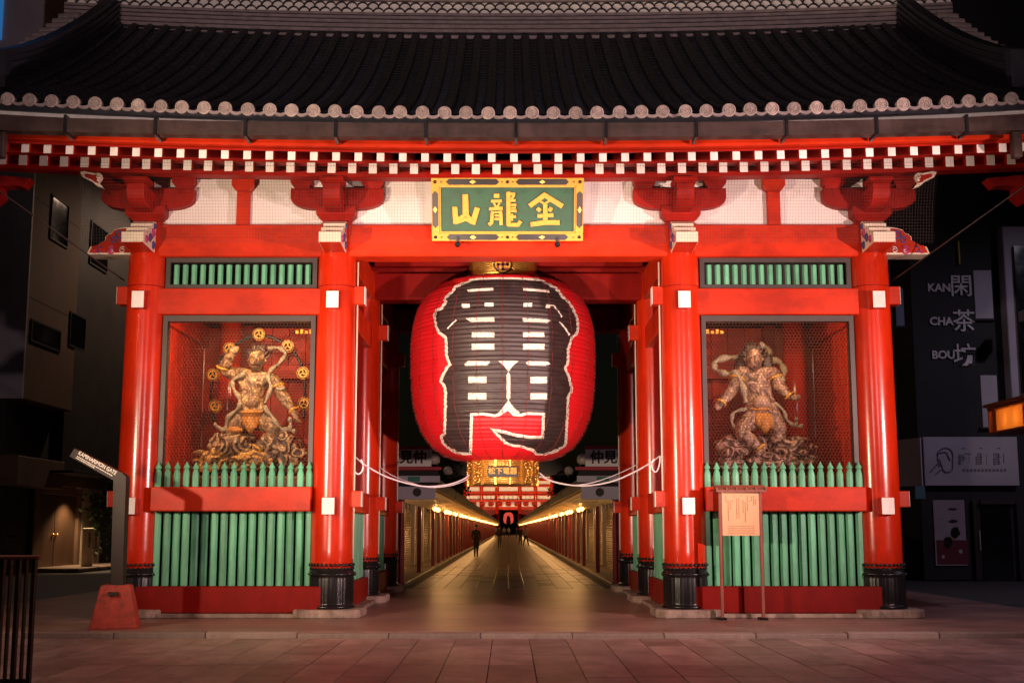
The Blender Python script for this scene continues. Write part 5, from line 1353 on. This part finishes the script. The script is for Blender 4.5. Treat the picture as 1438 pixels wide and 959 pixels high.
person('person in pale pink shirt and dark trousers striding', 738.5, 766.0, 1.66, R(150), (.42, .28, .27), (.02, .02, .035), (.02, .012, .01), .30)
for i, (u, v, c, lab) in enumerate(((697, 755, (.40, .42, .46), 'far person in pale blue shirt'), (708, 754.5, (.35, .33, .34), 'far person in light grey top'), (714.5, 754.5, (.45, .43, .42), 'far person in white shirt'), (725.5, 755, (.03, .03, .03), 'far person in black top'))):
    person(lab + ' among the group near the street end', u, v, 1.66, R(180 + 12 * i), c, (.06, .05, .06), (.02, .015, .012), .08)

# ------------------------------------------------------------------ building beyond the direction sign
LB = thing('office_building', 'brown concrete building with slit windows and a lit doorway beyond the direction sign', 'building', (-18, 20, 0))
WX = -14.0
def wy(u): return 1600 * 14 / (714 - u) - 17.3
ya, yb = 15.3, 60
upper = box('upper_wall', -26, WX, ya, 19.0, 5.0, 24, CONC, LB, .02)
box('upper_wall_recessed', -26, WX - .25, 19.02, yb, 2.9, 24, CONC2, LB, .02)
box('lower_wall', -26, WX - .5, ya + .1, yb, 0, 5.0, CONC2, LB, 0)
box('canopy', WX - 2, WX + .1, ya - .3, 18.4, 2.5, 3.35, CONC, LB, .02)
for i in range(6):
    z0 = 5.0 + i * 3.0
    box('panel_joint', WX - .005, WX + .004, ya + .02, 18.98, z0 + 2.97, z0 + 3.0, DARKW, upper, 0)
def win(nm, y0, y1, z0, z1, x=WX):
    w_ = box(nm, x - .12, x + .012, y0, y1, z0, z1, GLASSD, LB, 0)
    bm = bmesh.new()
    bbox(bm, x, x + .04, y0 - .05, y0, z0 - .05, z1 + .05); bbox(bm, x, x + .04, y1, y1 + .05, z0 - .05, z1 + .05); bbox(bm, x, x + .04, y0, y1, z1, z1 + .05); bbox(bm, x, x + .04, y0, y1, z0 - .05, z0)
    link('frame', fin(bm, 'frame'), BLKW, w_)
def zat(u, v): 
    return atY(u, v, wy(u)).z
win('window', ya + .3, wy(74), zat(60, 487), zat(60, 461))
win('window', wy(88), wy(109), zat(98, 487), zat(98, 444))
win('window', wy(53), wy(77), zat(65, 340), zat(65, 283))
win('window', wy(122), wy(146), zat(134, 375), zat(134, 320), WX - .24)
box('tall_pane', -26, -15.2, ya - .16, ya - .11, 15.8, 24, mat('lit_blue_window', (.02, .10, .26), .3, emit=(.02, .13, .34), estr=.8), LB, 0)
box('bluish_lit_corner', -16.5, WX + .01, ya - .1, ya - .01, 5.0, 24, LILAC, LB, 0)  # lilac sheet paints the bluish light falling on this corner face
# doorway
DX = WX - .49
for y0, y1 in ((wy(76), wy(100)), (wy(100.5), wy(128))):
    dd = box('door', DX, DX + .05, y0, y1, .05, 2.35, mat('door_wood', (.10, .055, .035), .4, var=.3, vstretch=(1, 1, .1)), LB, .01)
    ye = y1 - .12 if y0 < wy(90) else y0 + .12
    bm = bmesh.new(); ball_bm(bm, (DX + .09, ye, 1.08), .05, 10, 6); link('handle', fin(bm, 'handle'), GOLD, dd)
for y0, y1, z0, z1 in ((wy(68), wy(76) - .02, 0, 2.6), (wy(128) + .02, wy(133), 0, 2.6), (wy(76), wy(128), 2.36, 2.6)):
    box('door_frame', DX, DX + .14, y0, y1, z0, z1, CONC, LB, .01)
box('door_side_wall', DX, DX + .12, wy(134), wy(160), 0, 2.7, CREAM, LB, .01)
box('door_step', DX, DX + 1.6, wy(66), wy(158), 0, .10, STONE, LB, .02)
box('door_lintel', DX, DX + .3, wy(66), wy(160), 2.62, 2.95, CONC, LB, .01)
lamp = box('door_lamp', DX + .5, DX + .6, wy(108), wy(112), 2.56, 2.61, WHITE, LB, .01)
box('door_soffit', DX, DX + 1.3, wy(66), wy(160), 2.96, 3.05, CONC2, LB, .01)
l = bpy.data.lights.new('door_light', 'SPOT'); l.energy = 270; l.color = (1, .66, .34); l.spot_size = R(120); l.spot_blend = .6; l.shadow_soft_size = .05
o = bpy.data.objects.new('door_light', l); o.location = (DX + .75, wy(112), 2.5); COL.objects.link(o); o.parent = LB; o.matrix_parent_inverse = W(LB).inverted()
for k in range(4):
    z = .55 + k * .5
    sh = box('shelf', WX - .48, WX - .2, ya + .6, wy(44), z, z + .03, SIGNB, LB, 0)
    random.seed(k); bm = bmesh.new(); y = ya + .7
    while y < wy(44) - .2:
        h = random.uniform(.1, .3); lathe_bm(bm, [(.05, z + .031), (.06, z + .031 + h * .6), (.03, z + .031 + h)], 8, (WX - .33, y)); y += random.uniform(.16, .32)
    link('shelf_goods', fin(bm, 'shelf_goods'), CONC, sh)
PS = thing('post_sign', 'pale slender post sign with dark characters beside the lit doorway', 'sign', (-13.0, 19.4, 0))
p0 = atY(118, 798, 19.4); p1 = atY(124, 741, 19.4)
box('slab', p0.x - .09, p0.x + .25, 19.36, 19.46, 0, p1.z, CREAM, PS, .02)
bm = bmesh.new()
for k in range(4):
    z = p1.z - .18 - k * .12
    bbox(bm, p0.x + .10, p0.x + .19, 19.352, 19.36, z, z + .015); bbox(bm, p0.x + .10, p0.x + .19, 19.352, 19.36, z - .06, z - .045); bbox(bm, p0.x + .13, p0.x + .155, 19.3515, 19.36, z - .075, z + .03)
link('sign_marks', fin(bm, 'sign_marks'), INK, PS)
VN = thing('climbing_plant', 'green climbing plant hanging beside the lit doorway', 'plant', (DX + .3, wy(150), 0))
random.seed(21); bm = bmesh.new(); tube_bm(bm, [(DX + .2, wy(152), .0), (DX + .22, wy(151), 1.4), (DX + .3, wy(149), 2.6)], .025, 6); link('stem', fin(bm, 'stem'), WOODR, VN)
bm = bmesh.new()
for i in range(420):
    c = Vector((DX + .25 + random.uniform(-.05, .4), wy(150) + random.gauss(0, .55), 2.45 - abs(random.gauss(0, .75))))
    u_ = Vector((random.uniform(-1, 1), random.uniform(-1, 1), random.uniform(-1, .2))).normalized() * .09; w_ = u_.orthogonal().normalized() * .045
    bm.faces.new([bm.verts.new(c - u_), bm.verts.new(c + w_), bm.verts.new(c + u_), bm.verts.new(c - w_)])
me = bpy.data.meshes.new('leaves'); bm.to_mesh(me); bm.free(); link('leaves', me, mat('vine_leaf', (.07, .13, .03), .5, var=.4), VN)

# ------------------------------------------------------------------ black tea-house building on the right
KY = 12.0
KB = thing('tea_house_building', 'black shop building lettered KAN CHA BOU with a pale lilac signboard', 'building', (13, KY, 0))
kx0 = atY(1293, 700, KY).x
box('facade', kx0, 30, KY, KY + 14, 0, 26, BLKW, KB, 0)
def kr(nm, u0, u1, v0, v1, m, par=KB, t=.06, off=0.0, bev=.006):
    p = atY(u0, v0, KY); q = atY(u1, v1, KY); return box(nm, p.x, q.x, KY - off - t, KY - off, q.z, p.z, m, par, bev)
sgn_ = kr('signboard', 1293, 1428, 614, 682, LILAC, KB, .16)
for i, (ch, u, v) in enumerate((('閑', 1349, 404), ('茶', 1353, 453), ('坊', 1354, 501))):
    p = atY(u, v, KY); text('wall_character', ch, .62, GREYP, KB, (p.x, KY - .03, p.z), ext=.02, bold=.004)
for (tx, u, v) in (('KAN', 1318, 405), ('CHA', 1321, 452), ('BOU', 1324, 499)):
    p = atY(u, v, KY); text('wall_lettering', tx, .29, GREYP, KB, (p.x, KY - .03, p.z), ext=.02, bold=.008)
for (u0, u1, v0, v1, m) in ((1366, 1395, 380, 448, LILAC), (1376, 1403, 527, 600, LILAC), (1256, 1270, 405, 458, mat('bluish_pane', (.16, .2, .3), .3))):
    w_ = kr('window', u0, u1, v0, v1, m, KB, .03); kr('sill', u0 - 1, u1 + 1, v1, v1 + 3, BLKW, w_, .10)
kr('yellow_rod', 1343, 1347, 340, 372, mat('yellow_paint', (.55, .38, .03), .5), KB, .05, .05)
po = kr('poster', 1309, 1358, 702, 794, mat('poster_paper', (.36, .28, .33), .6), KB, .02, .02)
kr('poster_red_half', 1314, 1360, 758, 792, mat('poster_red', (.13, .015, .03), .6), po, .004, .041, 0)
for (u0, u1, v0, v1, m) in ((1330, 1345, 713, 716, INK), (1332, 1346, 729, 734, INK), (1334, 1349, 739, 756, PLQK), (1324, 1338, 752, 770, PLQK), (1346, 1352, 771, 777, LILAC), (1322, 1327, 779, 784, LILAC), (1334, 1340, 753, 758, ORNG)):
    p = atY(u0, v0, KY - .046); q = atY(u1, v1, KY - .046); random.seed(int(u0))
    pts = [((p.x + q.x) / 2 + (q.x - p.x) / 2 * math.cos(2 * math.pi * k / 14) * random.uniform(.75, 1.1), (p.z + q.z) / 2 + (p.z - q.z) / 2 * math.sin(2 * math.pi * k / 14) * random.uniform(.75, 1.1)) for k in range(14)]
    prism('print', pts, 'y', KY - .05, KY - .046, m, po)
# faint drawing and lettering on the signboard
bm = bmesh.new()
def sg_(x, y): q = atY(1258 + x / 7.99, 605 + y / 7.99, KY - .17); return (q.x, KY - .165, q.z)
for pth in ([(390, 460), (470, 370), (490, 400), (470, 300), (480, 230), (560, 190), (630, 230), (640, 330), (630, 440), (560, 460), (520, 430), (450, 490)], [(480, 250), (560, 240), (590, 290), (610, 330)], [(490, 320), (530, 430)]):
    tube_bm(bm, smooth_path([sg_(*p) for p in pth], 4), .022, 5)
link('drawing', fin(bm, 'drawing'), mat('faded_grey_print', (.20, .18, .22), .7), sgn_)
bm = bmesh.new(); random.seed(9)
def bar(x0, x1, y0, y1):
    a, b = sg_(x0, y0), sg_(x1, y1); bbox(bm, a[0], b[0], KY - .17, KY - .158, b[2], a[2])
for cx in (770, 965, 1165):
    for dx in (-60, -5, 55): bar(cx + dx - 8 + random.randint(-8, 8), cx + dx + 6 + random.randint(-8, 8), 245 + random.randint(0, 45), 390 - random.randint(0, 40))
    for k in range(7):
        yy = 250 + k * 19; x0 = cx - 70 + random.choice((0, 20, 70)); bar(x0, x0 + random.randint(35, 80), yy, yy + 9)
    bar(cx - 30, cx + 10, 188, 198)
x = 750
while x < 1230: bar(x, x + 28, 425, 455); x += 42
link('faded_lettering', fin(bm, 'faded_lettering'), bpy.data.materials['faded_grey_print'], sgn_)['kind'] = 'stuff'
dr = kr('doorway', 1376, 1424, 708, 815, GLASSD, KB, .02, .01, 0)
kr('door_jamb', 1363, 1374, 703, 815, FRAMEM, KB, .12); kr('door_jamb', 1424, 1431, 703, 815, FRAMEM, KB, .12); kr('door_head', 1374.5, 1423.5, 702, 708, FRAMEM, KB, .11)
kr('door_handle', 1374.5, 1375.5, 744, 772, WHITE, dr, .05, .03, 0)
# side return of the signboard towards the gate and small hanging plates
q0 = atY(1293, 615, KY); q1 = atY(1293, 682, KY)
prism('sign_return', [(kx0 - .005, KY - .15), (kx0 - .75, KY + 2.2), (kx0 - .70, KY + 2.25), (kx0 + .05, KY - .1)], 'z', q1.z, q0.z, LILAC, KB)
prism('return_wall', [(kx0 - .01, KY + .02), (kx0 - .72, KY + 2.3), (kx0 - .72, KY + 12), (kx0 - .01, KY + 12)], 'z', 0, 26, BLKW, KB)
for (u0, u1, v0, v1) in ((1278, 1293, 683, 701),): kr('hanging_plate', u0, u1, v0, v1, mat('teal_plate', (.10, .20, .24), .5), KB, .05, .3)
box('projecting_bay', atY(1412, 400, 11.6).x, 30, 11.6, KY - .01, atY(1410, 560, 11.6).z, atY(1410, 318, 11.6).z, LILAC, KB, .02)
box('bay_window', atY(1427, 400, 11.5).x, 30, 11.5, 11.59, atY(1410, 552, 11.5).z, atY(1410, 345, 11.5).z, GLASSD, KB, 0)
kr('vent_box', 1406, 1416, 448, 462, LILAC, KB, .5, 1.0)
# lit lamp box on a post, beside the right-hand pavement
LPX, LPY = atY(1386, 590, 5.0).x, 5.0
LB2 = thing('lamp_box', 'glowing amber lamp box with a copper frame beside the black building', 'lamp', (LPX + .9, 2.2, 0))
za, zb_ = atY(1386, 611, 5.0).z, atY(1386, 573, 5.0).z
x1 = LPX + .12
box('glass', x1 + .0, x1 + .012, 2.42, 4.93, za + .05, zb_ - .06, LAMPG, LB2, 0)
box('back_plate', LPX + .58, LPX + .60, 2.42, 4.93, za + .05, zb_ - .06, WHITE, LB2, 0)
for yy in (4.45, 4.0, 3.3, 2.7):
    bm = bmesh.new(); ball_bm(bm, (x1 + .22, yy, (za + zb_) / 2), .06, 10, 8); b_ = link('bulb', fin(bm, 'bulb'), BULB, LB2, smooth=True)
    l = bpy.data.lights.new('lamp_box_light', 'POINT'); l.energy = 22; l.color = (1, .68, .34); l.shadow_soft_size = .03
    o = bpy.data.objects.new('lamp_box_light', l); o.location = (x1 + .14, yy, (za + zb_) / 2); COL.objects.link(o); o.parent = b_; o.matrix_parent_inverse = W(b_).inverted()
for (a0, a1, b0, b1, c0, c1) in ((LPX, LPX + .62, 2.4, 4.98, za, za + .05), (LPX, LPX + .62, 2.4, 4.98, zb_ - .06, zb_), (x1 - .02, x1 + .03, 3.6, 3.66, za + .05, zb_ - .06), (x1 - .02, x1 + .03, 4.85, 4.95, za + .05, zb_ - .06)):
    box('copper_frame', a0, a1, b0, b1, c0, c1, mat('copper', (.45, .17, .07), .4, metal=.5), LB2, .01)
box('end_panel', LPX + .01, LPX + .61, 4.94, 4.97, za + .05, zb_ - .06, bpy.data.materials['copper'], LB2, 0)
box('end_panel', LPX + .10, LPX + .61, 2.385, 2.41, za + .05, zb_ - .06, bpy.data.materials['copper'], LB2, 0)
box('roof_plate', LPX - .06, LPX + .7, 2.3, 5.04, zb_ + .002, zb_ + .06, bpy.data.materials['copper'], LB2, .01)
tube('post', [(LPX + 1.3, 3.0, 0), (LPX + 1.3, 3.0, zb_ + .3)], .06, BLACK, LB2)
tube('arm', [(LPX + 1.3, 3.0, za + .2), (LPX + .58, 3.0, za + .2)], .03, BLACK, LB2)
